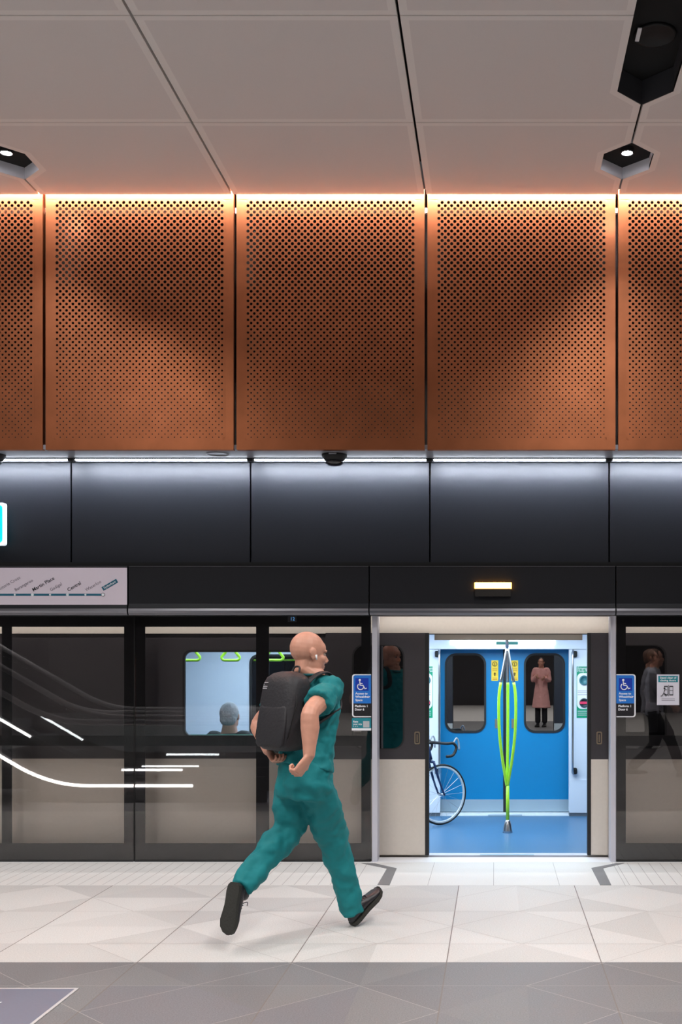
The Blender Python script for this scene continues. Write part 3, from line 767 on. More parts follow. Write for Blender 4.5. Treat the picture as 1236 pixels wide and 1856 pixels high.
# green emergency notices beside the far doors
def notice(x0, x1):
    yy = YP-.004
    n = link('green_notice', B(X_(x0, yy), X_(x1, yy), yy, YP, Z_(1301, yy), Z_(1208, yy)), M_green, train)
    link('white_field', prism(NB(), rrect(X_(x0+.8, yy), X_(x1-.8, yy), Z_(1285, yy), Z_(1220, yy), .05), yy-.001, yy), M_txtw, n)
    cx = X_((x0+x1)/2, yy)
    for py, m, r_ in ((1233, mat('button ring', srgb(60, 120, 130), .4), .052), (1274, mat('stop button dark', srgb(40, 60, 70), .4), .05)):
        bm = NB(); lathe(bm, [(r_, 0), (r_, -.01), (r_*.72, -.012), (r_*.7, -.006), (.003, -.006)], (cx, yy-.001, Z_(py, yy)), 20, 'y'); link('button', bm, m, n, True)
    link('stop_bar', B(cx-.045, cx+.045, yy-.016, yy-.012, Z_(1276, yy), Z_(1271.5, yy)), mat('button red', srgb(225, 60, 100), .4), n)
    text('lettering', 'Emergency', .040, (X_(x0+1.2, yy), yy-.001, Z_(1211.5, yy)), M_txtw, n); text('lettering', 'Help Point', .040, (X_(x0+1.2, yy), yy-.001, Z_(1216, yy)), M_txtw, n)
    for py in (1252, 1255, 1259): link('print_line', B(X_(x0+2, yy), X_(x1-3, yy), yy-.002, yy-.001, Z_(py+.4, yy), Z_(py-.3, yy)), MATS['print grey'], n)
    for py in (1289, 1292.5, 1296): link('print_line', B(X_(x0+2, yy), X_(x1-3, yy), yy-.002, yy-.001, Z_(py+.4, yy), Z_(py-.3, yy)), M_txtw, n)
notice(1045, 1072); notice(759, 784)
# centre pole
YQ = H*F/(1509-CY)
def pz(py): return Z_(py, YQ)
xq = X_(920, YQ)
bm = NB(); lathe(bm, [(.046, 0), (.044, .02), (.036, pz(1495)), (.026, pz(1488)), (.018, pz(1486))], (xq, YQ, 0), 24)
po = link('centre_pole', tube(NB(), [(xq, YQ, .08), (xq, YQ, pz(1424))], .0165, 14), M_lime, train, True)
link('pole_base', bm, M_steel, po, True)
link('pole_top', tube(NB(), [(xq-.005, YQ, pz(1178)), (xq-.008, YQ, 2.0)], .016, 14), M_steel, po, True)
for a in (200, -20, 85):
    ca, sa = math.cos(R(a)), math.sin(R(a))
    prof_ = [(1424, .004), (1405, .022), (1380, .046), (1340, .074), (1300, .086), (1262, .084), (1237, .066), (1205, .032), (1176, .004)]
    pp = spline([(xq+r_*ca-.004, YQ+r_*sa, pz(y_)) for y_, r_ in prof_], 5)
    cut = 6*5
    g_ = link('grip_bar', tube(NB(), pp[:cut+1], .0145, 12), M_lime, po, True)
    link('grip_bar_top', tube(NB(), pp[cut:], .0145, 12), M_steel, po, True)
# hanging grips behind the side window
for px in (346, 418, 497):
    YS = 10.5; c0 = P(px, 1188, YS)
    pts = rrect(-.085, .085, -.045, .06, .03, 4)
    pts = [(x*(1.0 if z < 0 else .55), z) for x, z in pts]
    lp = link('hanging_grip', tube(NB(), [(c0.x+x, YS, c0.z+z) for x, z in pts], .013, 8, closed=True), M_lime, train, True)
    link('strap', B(c0.x-.02, c0.x+.02, YS-.004, YS+.004, c0.z+.055, 1.99), M_green, lp)
link('grip_rail', tube(NB(), [(-5, 10.5, 1.96), (-1.2, 10.5, 1.96)], .016, 10), M_steel, train, True)
# near bench
link('bench_seat', B(tx(330), tx(560), YT+.10, YT+.55, .40, .46, .02), mat('teal seat cloth', srgb(0, 110, 90), .8), train)
link('bench_back', B(tx(330), tx(560), YT+.055, YT+.11, .46, tz(1331, YT+.1), .015), MATS['teal seat cloth'], train)
link('bench_base', B(tx(340), tx(550), YT+.15, YT+.5, 0, .40), MATS['grey skirting'], train)
# saloon lamps (ceiling)
for x, l_ in ((.15, 2.0), (-2.1, 2.0)):
    link('ceiling_lamp', B(x-l_/2, x+l_/2, 10.2, 10.3, 1.975, 1.99), M_trlamp, train)
    link('ceiling_lamp', B(x-l_/2, x+l_/2, 11.3, 11.4, 1.975, 1.99), M_trlamp, train)
    area('saloon_lamp_light', (x, 10.8, 1.97), l_, 1.3, 60, (0.74, 0.90, 1.0))

# ================================================================== BICYCLE
def make_bike(hub, e, e2, R_=0.305):
    hub = Vector(hub); e = Vector(e).normalized(); e2 = Vector(e2).normalized(); up = Vector((0, 0, 1))
    n = e.cross(up); n2 = e2.cross(up)
    t = thing('road_bicycle', 'road bicycle with pale rims leaning inside the train doorway', 'bicycle', (hub.x, hub.y, 0))
    mb = mat('bicycle frame navy', srgb(40, 55, 95), .3, .3); mr = mat('pale rim', srgb(214, 220, 226), .35, .2)
    def wheel(c, d):
        def ring(r, n_=48): return [c+d*r*math.cos(2*PI*k/n_)+up*r*math.sin(2*PI*k/n_) for k in range(n_)]
        tyre = link('tyre', tube(NB(), ring(R_-.011), .011, 8, closed=True), M_rubber, t, True)
        w_ = link('rim', tube(NB(), ring(R_-.032), (.0085), 8, closed=True), mr, t, True)
        tube_ = NB(); tube(tube_, ring(R_-.024), .0085, 8, closed=True); link('rim_wall', tube_, mr, w_, True)
        bm = NB()
        for k in range(20):
            a = 2*PI*k/20; s = (1 if k % 2 else -1); side = d.cross(up)*.022*s
            tube(bm, [c+side+ (d*math.cos(a+.5*s)+up*math.sin(a+.5*s))*.018, c+(d*math.cos(a)+up*math.sin(a))*(R_-.035)], .0012, 4)
        link('spokes', bm, M_steel, w_)
        bm = NB(); sd = d.cross(up); tube(bm, [c-sd*.05, c+sd*.05], .014, 10); link('hub', bm, M_steel, w_, True)
    wheel(hub, e)
    crown = hub-e*.125+up*.335
    head0 = crown+up*.02-e*.008; head1 = head0+(up*.95-e*.31)*.13
    fk = NB()
    for s in (1, -1): tube(fk, spline([crown+n*.045*s, hub-e*.06+up*.14+n*.05*s, hub+n*.052*s], 5), [.0125]*5+[.010]*6, 8)
    tube(fk, [crown-n*.05, crown+n*.05], .014, 8)
    link('fork', fk, mb, t, True)
    link('head_tube', tube(NB(), [head0, head1+up*.03], .021, 12), mb, t, True)
    bb = hub-e2*.60+up*(-.04); rear = hub-e2*.98; st = bb-e2*.17+up*.50
    fr = NB(); tube(fr, [head1, st], .015, 10); tube(fr, [head0, bb], .018, 10); tube(fr, [bb, st+(st-bb)*.12], .016, 10)
    for s in (1, -1): tube(fr, [bb+n2*.04*s, rear+n2*.06*s], .009, 8); tube(fr, [st+n2*.02*s, rear+n2*.06*s], .008, 8)
    link('frame', fr, mb, t, True)
    wheel(rear, e2)
    sad = st+(st-bb).normalized()*.18
    link('seat_post', tube(NB(), [st, sad], .013, 10), M_steel, t, True)
    link('saddle', tube(NB(), [sad-e2*.12, sad-e2*.06+up*.01, sad+e2*.04, sad+e2*.14], [(.06, .015), (.07, .02), (.03, .018), (.015, .012)], 12, ref=n2), M_rubber, t, True)
    stem = head1+up*.045; bar = stem+e*.09
    link('stem', tube(NB(), [stem, bar], .014, 8), M_dark, t, True)
    hb = NB()
    for s in (1, -1):
        pts = [bar, bar+n*.14*s, bar+n*.20*s+e*.02, bar+n*.205*s+e*.08+up*.0, bar+n*.21*s+e*.115-up*.045, bar+n*.215*s+e*.07-up*.115, bar+n*.22*s-e*.01-up*.125]
        tube(hb, spline(pts, 5), .0145, 8)
    link('handlebar', hb, M_rubber, t, True)
    for s in (1, -1):
        lv = NB(); tube(lv, spline([bar+n*.205*s+e*.085+up*.005, bar+n*.205*s+e*.12+up*.05, bar+n*.205*s+e*.145+up*.01, bar+n*.21*s+e*.15-up*.07], 4), .008, 6)
        link('brake_lever', lv, mat('grey hood', srgb(150, 155, 165), .4), t, True)
    link('crank', tube(NB(), [bb-n2*.05+e2*.10-up*.12, bb-n2*.05, bb+n2*.05, bb+n2*.05-e2*.10+up*.12], .010, 8), M_steel, t, True)
    bm = NB(); lathe(bm, [(.09, -.002), (.09, .002)], (0, 0, 0), 28, 'y'); bm.transform(Matrix.Translation(bb+n2*.045) @ Vector((0, 1, 0)).rotation_difference(n2).to_matrix().to_4x4()); link('chain_ring', bm, M_steel, t)
    return t
ah = R(38)
make_bike(P(800, 1440, 11.32), (math.cos(ah), math.sin(ah), 0), (.97, .20, 0))

# ================================================================== PEOPLE
def head_into(bm, M):
    def E(c, r): ellipsoid(bm, (0, 0, 0), (1, 1, 1)) if False else bmesh.ops.create_uvsphere(bm, u_segments=18, v_segments=12, radius=1, matrix=M @ Matrix.Translation(Vector(c)) @ Matrix.Diagonal((*r, 1)))
    E((-.014, 0, .026), (.098, .077, .091)); E((.03, 0, -.035), (.066, .062, .072)); E((.064, 0, -.094), (.030, .033, .024))
    for s in (1, -1):
        E((.018, s*.038, -.062), (.048, .026, .042)); E((.06, s*.036, -.024), (.028, .024, .024)); E((.078, s*.026, .020), (.014, .026, .009))
        E((-.004, s*.079, -.008), (.017, .009, .031)); E((-.012, s*.083, .004), (.018, .007, .022))
    E((.04, 0, .035), (.05, .062, .045))
    tube(bm, [M @ Vector((.080, 0, .012)), M @ Vector((.098, 0, -.010)), M @ Vector((.112, 0, -.032))], [.007, .009, .012], 8)
    E((.098, 0, -.036), (.016, .017, .009)); E((.088, 0, -.062), (.012, .024, .006)); E((.086, 0, -.074), (.012, .021, .006))
def hand_into(bm, W, d, nrm, thumb=1, curl=55, s=1.0):
    W = Vector(W); d = Vector(d).normalized(); nrm = (Vector(nrm)-d*Vector(nrm).dot(d)).normalized(); a = nrm.cross(d)*thumb
    tube(bm, [W-d*.02, W+d*.02*s, W+d*.06*s, W+d*.095*s], [(.027*s, .020*s), (.033*s, .017*s), (.041*s, .015*s), (.039*s, .012*s)], 12, ref=a)
    for k, (off, L) in enumerate(((.031, .072), (.0105, .080), (-.0105, .075), (-.031, .060))):
        p = W+d*.088*s+a*off*s; v = d.copy(); pts = [p-v*.02, p]
        ax = a if (Matrix.Rotation(.1, 3, a) @ d).dot(nrm) > 0 else -a
        for seg, cu in ((.45, curl), (.30, curl*1.1), (.25, curl*.7)):
            v = Matrix.Rotation(R(cu+k*3), 3, ax) @ v; p = p+v*L*seg*s; pts.append(p)
        tube(bm, pts, [.0092*s, .0095*s, .0085*s, .0078*s, .0065*s], 8)
    p = W+d*.028*s+a*.030*s
    tube(bm, [p-a*.012*s, p+(a*.6+d*.7+nrm*.3)*.03*s, p+(a*.55+d*1.0+nrm*.7)*.052*s, p+(a*.2+d*1.2+nrm*1.0)*.062*s], [.013*s, .0115*s, .0095*s, .007*s], 8)
def remesh(o, v, sm=4, disp=None):
    m = o.modifiers.new('union', 'REMESH'); m.mode = 'VOXEL'; m.voxel_size = v; m.use_smooth_shade = True
    if sm: s = o.modifiers.new('smooth', 'SMOOTH'); s.iterations = sm; s.factor = .5
    if disp:
        for i, (size, st) in enumerate(disp):
            tx_ = bpy.data.textures.new('folds', 'CLOUDS'); tx_.noise_scale = size; tx_.noise_depth = 1
            d = o.modifiers.new('folds', 'DISPLACE'); d.texture = tx_; d.strength = st; d.mid_level = .5; d.texture_coords = 'LOCAL'
def shoe(heel, f, up, parent):
    f = Vector(f).normalized(); up = (Vector(up)-f*Vector(up).dot(f)).normalized(); s = up.cross(f)
    M = Matrix((( *[f.x, s.x, up.x], heel[0]), (*[f.y, s.y, up.y], heel[1]), (*[f.z, s.z, up.z], heel[2]), (0, 0, 0, 1)))
    bm = NB()
    xs = [0, .015, .05, .09, .13, .17, .21, .25, .28, .292]
    wd = [.018, .033, .039, .037, .037, .043, .050, .047, .030, .008]
    ht = [.05, .082, .098, .098, .092, .076, .062, .052, .040, .026]
    rings = []
    for x, w_, h in zip(xs, wd, ht):
        ring = []
        for k in range(16):
            a = 2*PI*k/16; cx, cy = math.cos(a), math.sin(a)
            sy = math.copysign(abs(cx)**.7, cx)*w_; sz_ = .018+(h-.018)/2+math.copysign(abs(cy)**.75, cy)*(h-.018)/2
            if cy > 0: sy *= 1-.42*cy*(1 if x < .2 else .5)
            ring.append(bm.verts.new((x, sy, sz_)))
        rings.append(ring)
    for a, b in zip(rings, rings[1:]):
        for k in range(16): bm.faces.new((a[k], a[(k+1) % 16], b[(k+1) % 16], b[k]))
    bm.faces.new(rings[0]); bm.faces.new(rings[-1][::-1])
    tube(bm, [(.055, 0, .07), (.052, 0, .105), (.05, 0, .118)], [(.036, .045), (.034, .043), (.035, .044)], 14, ref=Vector((0, 1, 0)))
    bm.transform(M); sh = link('shoe', bm, M_shoe, parent, True)
    bm = NB(); out = [(x-.003, w_+.004) for x, w_ in zip(xs, wd)]; out = out+[(x, -w_) for x, w_ in out[::-1]]
    def tz2(x): return .02*max(0, (x-.2)/.09)**2
    a = [bm.verts.new((x, y, tz2(x))) for x, y in out]; b = [bm.verts.new((x, y, .026+tz2(x)*.8)) for x, y in out]
    bm.faces.new(a[::-1]); bm.faces.new(b); n_ = len(out)
    for i in range(n_): bm.faces.new((a[i], a[(i+1) % n_], b[(i+1) % n_], b[i]))
    bm.transform(M); link('sole', bm, M_sole, sh)
    bm = NB()
    for x in (.12, .138, .156, .174): h = .096-(x-.12)*.36; tube(bm, [(x, -.022, h-.006), (x+.008, 0, h+.003), (x, .022, h-.006)], .003, 6)
    tube(bm, spline([(.115, 0, .10), (.10, .03, .115), (.115, .045, .10)], 4), .0025, 6); tube(bm, spline([(.115, 0, .10), (.10, -.03, .115), (.12, -.045, .098)], 4), .0025, 6)
    bm.transform(M); link('laces', bm, mat('lace black', srgb(48, 48, 56), .7), sh, True)
    return M

# ---- running man
fa = R(54)
d = Vector((math.cos(fa), math.sin(fa), 0)); r = Vector((math.sin(fa), -math.cos(fa), 0)); UZ = Vector((0, 0, 1))
sp0 = Vector((-1.135, 6.74, .98)); sp1 = Vector((-1.085, 6.80, 1.56))
def BF(a, b, z):
    t_ = (z-sp0.z)/(sp1.z-sp0.z); q = sp0.lerp(sp1, t_); return Vector((q.x, q.y, z))+d*a+r*b
man = thing('person', 'bald person in teal scrubs with a black backpack running towards the open train door', 'person', (-1.13, 6.74, 0))
shR, shL = BF(-.01, .172, 1.485), BF(.0, -.172, 1.485)
elR = Vector(P(563, 1291, 6.40)); wrR = Vector(P(560, 1372, 6.36))
elL = Vector(P(470, 1312, 6.95)); wrL = Vector(P(487, 1362, 6.70))
hipR, hipL = BF(0, .09, .93), BF(0, -.09, .93)
knR = P(606, 1528, 6.93); anR = P(640, 1655, 7.02)
knL = P(524, 1503, 6.84); anL = P(441, 1604, 6.52)
hyaw = R(32)
HM = Matrix.Translation(P(560, 1184, 6.80)) @ Matrix.Rotation(hyaw, 4, 'Z') @ Matrix.Rotation(R(7), 4, 'Y') @ Matrix.Scale(1.1, 4)
def body(parent, HM, neck, torso, arms, legs, refR, hands, m=None, voxel=.0045, ak=.86):
    bm = NB()
    head_into(bm, HM)
    tube(bm, [HM @ Vector((-.018, 0, -.02)), HM @ Vector((-.022, 0, -.085)), neck, neck-UZ*.06], [(.060, .060), (.060, .062), (.072, .064), (.10, .07)], 16, ref=refR)
    tube(bm, [p for p, _ in torso], [q for _, q in torso], 20, ref=refR)
    for (S_, E_, W_) in arms:
        tube(bm, spline([S_, S_.lerp(E_, .5), E_, E_.lerp(W_, .35), E_.lerp(W_, .75), W_], 4), rs([.056*ak, .054*ak, .047*ak, .050*ak, .036*ak, .029*ak], 4), 14)
    for (H_, K_, A_) in legs:
        tube(bm, spline([H_, H_.lerp(K_, .5), K_, K_.lerp(A_, .35), A_], 4), rs([.085, .072, .054, .05, .038], 4), 14)
    for h in hands: hand_into(bm, *h)
    o = link('body', bm, m or M_skin, parent); remesh(o, voxel, 3)
    return o
torsoN = [(BF(-.01, 0, .90), (.15, .105)), (BF(0, 0, 1.0), (.145, .10)), (BF(0, 0, 1.12), (.135, .095)), (BF(0, 0, 1.28), (.155, .11)), (BF(0, 0, 1.40), (.17, .11)), (BF(0, 0, 1.48), (.15, .085)), (BF(0, 0, 1.54), (.08, .065))]
body(man, HM, BF(-.005, 0, 1.56), torsoN, [(shR, elR, wrR), (shL, elL, wrL)], [(hipR, knR, anR), (hipL, knL, anL)], r,
     [(wrR, P(535, 1408, 6.33)-P(560, 1372, 6.36), -r+UZ*.05-d*.25, -1, 60, 1.2), (wrL, Vector((.06, -.05, -.06)), r+UZ*.2, 1, 45, 1.0)], ak=1.08)
for s in (1, -1):
    bm = NB(); bmesh.ops.create_uvsphere(bm, u_segments=12, v_segments=8, radius=.011, matrix=HM @ Matrix.Translation((.0750, s*.029, .002))); link('eye', bm, mat('eye white', srgb(165, 150, 140), .4), man, True)
    bm = NB(); bmesh.ops.create_uvsphere(bm, u_segments=10, v_segments=8, radius=.0058, matrix=HM @ Matrix.Translation((.0835, s*.029, .002))); link('pupil', bm, mat('pupil', srgb(40, 28, 22), .2), man, True)
    bm = NB(); tube(bm, [HM @ Vector((.088, s*.014, .022)), HM @ Vector((.091, s*.028, .027)), HM @ Vector((.080, s*.045, .022))], [.0035, .004, .0025], 6); link('eyebrow', bm, mat('brow hair', srgb(70, 50, 42), .8), man, True)
bm = NB(); tube(bm, [HM @ Vector((.006, -.086, -.008)), HM @ Vector((.012, -.088, -.035))], [.007, .004], 8); link('earbud', bm, M_white, man, True)
# shirt
bm = NB()
shirt = [(BF(-.005, 0, 1.005), (.204, .146)), (BF(0, 0, 1.05), (.192, .138)), (BF(0, 0, 1.12), (.182, .128)), (BF(.005, 0, 1.26), (.187, .132)), (BF(0, 0, 1.38), (.197, .134)), (BF(0, 0, 1.46), (.185, .112)), (BF(0, 0, 1.515), (.145, .088)), (BF(-.003, 0, 1.555), (.085, .074))]
tube(bm, [p for p, _ in shirt], [q for _, q in shirt], 28, ref=r)
for S_, E_ in ((shR, elR), (shL, elL)):
    q = S_.lerp(E_, .68); inn = S_+(BF(0, 0, 1.48)-S_)*.5
    tube(bm, spline([inn, S_+UZ*.004, S_.lerp(E_, .35), q], 4), rs([.064, .072, .080, .090], 4), 18)
o = link('scrub_top', bm, M_scrub, man); remesh(o, .009, 8, ((.09, .03), (.045, .014)))
bm = NB(); ring = [BF(.086*math.cos(a)-.002, .074*math.sin(a), 1.552+(.012 if math.cos(a) < 0 else -.03*math.cos(a))) for a in [2*PI*k/24 for k in range(24)]]
tube(bm, ring, .008, 8, closed=True); link('collar', bm, mat('dark teal collar', srgb(0, 78, 84), .8), man, True)
# trousers
bm = NB()
tube(bm, [BF(-.005, 0, 1.07), BF(-.01, .01, .97), BF(-.015, .015, .90), BF(-.01, .01, .83)], [(.160, .120), (.190, .142), (.198, .150), (.165, .125)], 26, ref=r)
tube(bm, spline([hipR+UZ*.0, hipR.lerp(knR, .5), knR, knR.lerp(anR, .45), anR-UZ*.005], 4), rs([.108, .104, .096, .080, .064], 4), 20)
tube(bm, spline([hipL+UZ*.0, hipL.lerp(knL, .5), knL, knL.lerp(anL, .45), anL+(anL-knL)*.06], 4), rs([.105, .106, .100, .088, .070], 4), 20)
o = link('trousers', bm, M_scrub, man); remesh(o, .010, 28, ((.11, .045), (.05, .016)))
# shoes
heelR = P(640, 1679, 7.02); heelR.z = 0.004
shoe(heelR, (.165, .15, .185), (0, 0, 1), man)
fL = Vector((-.035, -.06, -.285)).normalized(); heelL = P(424, 1600, 6.43)
shoe(heelL, fL, (.38, .85, 0), man)
# backpack
pk = thing('backpack', 'black backpack worn on the back of the running person', 'backpack', BF(-.22, 0, 1.12))
def superloft(bm, secs, ax, ay, e=.55, seg=24):
    rings = []
    for c, w_, h in secs:
        rings.append([bm.verts.new(Vector(c)+ax*math.copysign(abs(math.cos(a))**e, math.cos(a))*w_+ay*math.copysign(abs(math.sin(a))**e, math.sin(a))*h) for a in [2*PI*k/seg for k in range(seg)]])
    for a, b in zip(rings, rings[1:]):
        for k in range(seg): bm.faces.new((a[k], a[(k+1) % seg], b[(k+1) % seg], b[k]))
    bm.faces.new(rings[0][::-1]); bm.faces.new(rings[-1]); return bm
PKs = [(1.125, .09, .05), (1.135, .125, .078), (1.17, .140, .092), (1.28, .146, .096), (1.42, .148, .095), (1.51, .143, .088), (1.55, .125, .074), (1.575, .09, .05), (1.586, .04, .02)]
bm = superloft(NB(), [(BF(-.215+(.025 if z < 1.17 else 0), -.005, z), w_, h) for z, w_, h in PKs], r, d)
link('pack_body', bm, M_pack, pk, True)
bm = superloft(NB(), [(BF(-.300, -.005, z), w_, h) for z, w_, h in ((1.15, .09, .008), (1.17, .112, .014), (1.28, .118, .016), (1.37, .112, .012), (1.395, .09, .006))], r, d)
link('front_pocket', bm, M_pack, pk, True)
zp = [BF(-.302, -.125*math.cos(a), 1.36+.165*math.sin(a)) for a in [PI*k/16 for k in range(17)]]
link('zip', tube(NB(), [BF(-.29, .128, 1.2)]+zp[::-1][0:0]+[BF(-.262, -.005-.150*math.cos(a), 1.40+.12*math.sin(a)) for a in [PI-PI*k/16 for k in range(17)]]+[BF(-.29, -.138, 1.2)], .004, 6), M_rubber, pk, True)
for s in (1, -1):
    pts = [BF(-.14, .07*s, 1.50), BF(-.08, .095*s, 1.565), BF(.01, .105*s, 1.575), BF(.080, .108*s, 1.50), BF(.120, .112*s, 1.41), BF(.098, .140*s, 1.36), BF(.01, .188*s, 1.34), BF(-.13, .15*s, 1.26)]
    link('shoulder_strap', tube(NB(), spline(pts, 5), [(.024, .007)]*36, 8, ref=r), M_pack, pk, True)
link('haul_loop', tube(NB(), spline([BF(-.16, -.03, 1.575), BF(-.15, -.02, 1.61), BF(-.15, .02, 1.61), BF(-.16, .03, 1.575)], 4), .006, 6), M_pack, pk, True)
bm = NB(); q0 = Vector((-.118, 0, 0))
for k in range(4):
    z = 1.535-k*.011
    a_ = BF(-.288-.003*k, -.112, z-.015); b_ = BF(-.295-.003*k, -.072, z-.015)
    tube(bm, [a_, b_], .0035, 6)
link('logo_bars', bm, mat('pale logo', srgb(190, 188, 195), .6), pk, label='small pale striped logo')

# ---- simpler figures: passenger on the bench and two people further down the platform
def figure(name, label, base, yaw, pose, top, bot, hair=None, cat='person', s=1.0):
    base = Vector(base); dd = Vector((math.cos(yaw), math.sin(yaw), 0)); rr = Vector((math.sin(yaw), -math.cos(yaw), 0))
    def L(a, b, z): return base+(dd*a+rr*b+UZ*z)*s
    t = thing(name, label, cat, base)
    seated = pose == 'sit'; z0 = .47 if seated else .95
    hp = [L(0, .09, z0), L(0, -.09, z0)]
    if seated: kn = [L(.42, .1, .48), L(.42, -.1, .48)]; an = [L(.44, .1, .10), L(.44, -.1, .10)]
    elif pose == 'walk': kn = [L(.22, .09, .53), L(.0, -.09, .50)]; an = [L(.36, .09, .12), L(-.32, -.09, .17)]
    else: kn = [L(.02, .09, .5), L(0, -.09, .5)]; an = [L(0, .09, .1), L(0, -.09, .1)]
    zs_ = z0+.53
    sh = [L(0, .175, zs_), L(0, -.175, zs_)]
    if pose == 'sit': el = [L(.08, .22, z0+.27), L(.08, -.22, z0+.27)]; wr = [L(.3, .12, z0+.2), L(.3, -.12, z0+.2)]
    elif pose == 'walk': el = [L(-.1, .23, z0+.26), L(.08, -.23, z0+.26)]; wr = [L(-.02, .22, z0+.03), L(.25, -.2, z0+.08)]
    else: el = [L(.05, .21, z0+.26), L(.05, -.21, z0+.26)]; wr = [L(.24, .1, z0+.36), L(.22, -.08, z0+.40)]
    HMx = Matrix.Translation(L(.02, 0, zs_+.205)) @ Matrix.Rotation(yaw, 4, 'Z') @ Matrix.Scale(s, 4)
    tor = [(L(0, 0, z0-.03), (.14*s, .1*s)), (L(0, 0, z0+.15), (.13*s, .095*s)), (L(0, 0, z0+.4), (.16*s, .105*s)), (L(0, 0, z0+.52), (.14*s, .08*s)), (L(0, 0, z0+.58), (.07*s, .06*s))]
    body(t, HMx, L(0, 0, z0+.60), tor, list(zip(sh, el, wr)), list(zip(hp, kn, an)), rr,
         [(wr[0], dd*.7-UZ*.5, -rr, 1, 40, s), (wr[1], dd*.7-UZ*.5, rr, -1, 40, s)], voxel=.007)
    bm = NB(); long_ = pose == 'stand'
    tt = [(L(0, 0, z0-(.45 if long_ else .06)), (.25*s if long_ else .18*s, .19*s if long_ else .13*s)), (L(0, 0, z0+.15), (.16*s, .12*s)), (L(0, 0, z0+.4), (.185*s, .125*s)), (L(0, 0, z0+.52), (.16*s, .095*s)), (L(0, 0, z0+.585), (.08*s, .07*s))]
    tube(bm, [p for p, _ in tt], [q for _, q in tt], 24, ref=rr)
    for S_, E_, W_ in zip(sh, el, wr):
        tube(bm, spline([S_+(L(0, 0, zs_)-S_)*.5, S_, E_, E_.lerp(W_, .85)], 4), [.062*s]*8+[.056*s]*4+[.045*s], 16)
    o = link('jacket', bm, top, t); remesh(o, .011, 4, ((.1, .02),))
    bm = NB(); tube(bm, [L(0, 0, z0+.05), L(0, 0, z0-.08)], [(.155*s, .115*s), (.15*s, .12*s)], 20, ref=rr)
    for H_, K_, A_ in zip(hp, kn, an): tube(bm, spline([H_, K_, A_], 5), [.098*s]*5+[.075*s]*5+[.06*s], 16)
    o = link('trousers', bm, bot, t); remesh(o, .012, 4)
    for A_ in an: shoe(A_-UZ*.095-dd*.06, dd, UZ, t)
    if hair:
        bm = NB()
        bmesh.ops.create_uvsphere(bm, u_segments=20, v_segments=14, radius=1, matrix=HMx @ Matrix.Translation((-.028, 0, .030)) @ Matrix.Diagonal((.097, .086, .100, 1)))
        bmesh.ops.create_uvsphere(bm, u_segments=20, v_segments=14, radius=1, matrix=HMx @ Matrix.Translation((-.055, 0, -.02)) @ Matrix.Diagonal((.06, .077, .07, 1)))
        o = link('hair', bm, hair, t); remesh(o, .006, 3, ((.03, .008),))
    return t
figure('person', 'seated passenger with silver hair and dark jacket, seen through the train side window', P(0, 0, 9.86)*0+Vector((X_(416, 9.86), 9.86, 0)), R(82), 'sit',
       mat('dark grey jacket', srgb(48, 56, 62), .8, bump=.3, bscale=30), mat('black trousers', srgb(26, 26, 32), .8), mat('silver hair', srgb(185, 185, 192), .6, bump=.5, bscale=150), s=.965)
figure('person', 'person in a grey shirt walking, mirrored in the right glass screen', (2.22, 2.8, 0), R(10), 'walk', mat('grey shirt', srgb(150, 152, 165), .8), MATS['black trousers'], mat('thin brown hair', srgb(110, 80, 65), .7))
figure('person', 'person in a pink coat standing, mirrored in the right far door window', (1.15, -3.6, 0), R(100), 'stand', mat('pink coat', srgb(235, 175, 170), .8), MATS['black trousers'], mat('black hair', srgb(24, 20, 20), .6), s=.95)

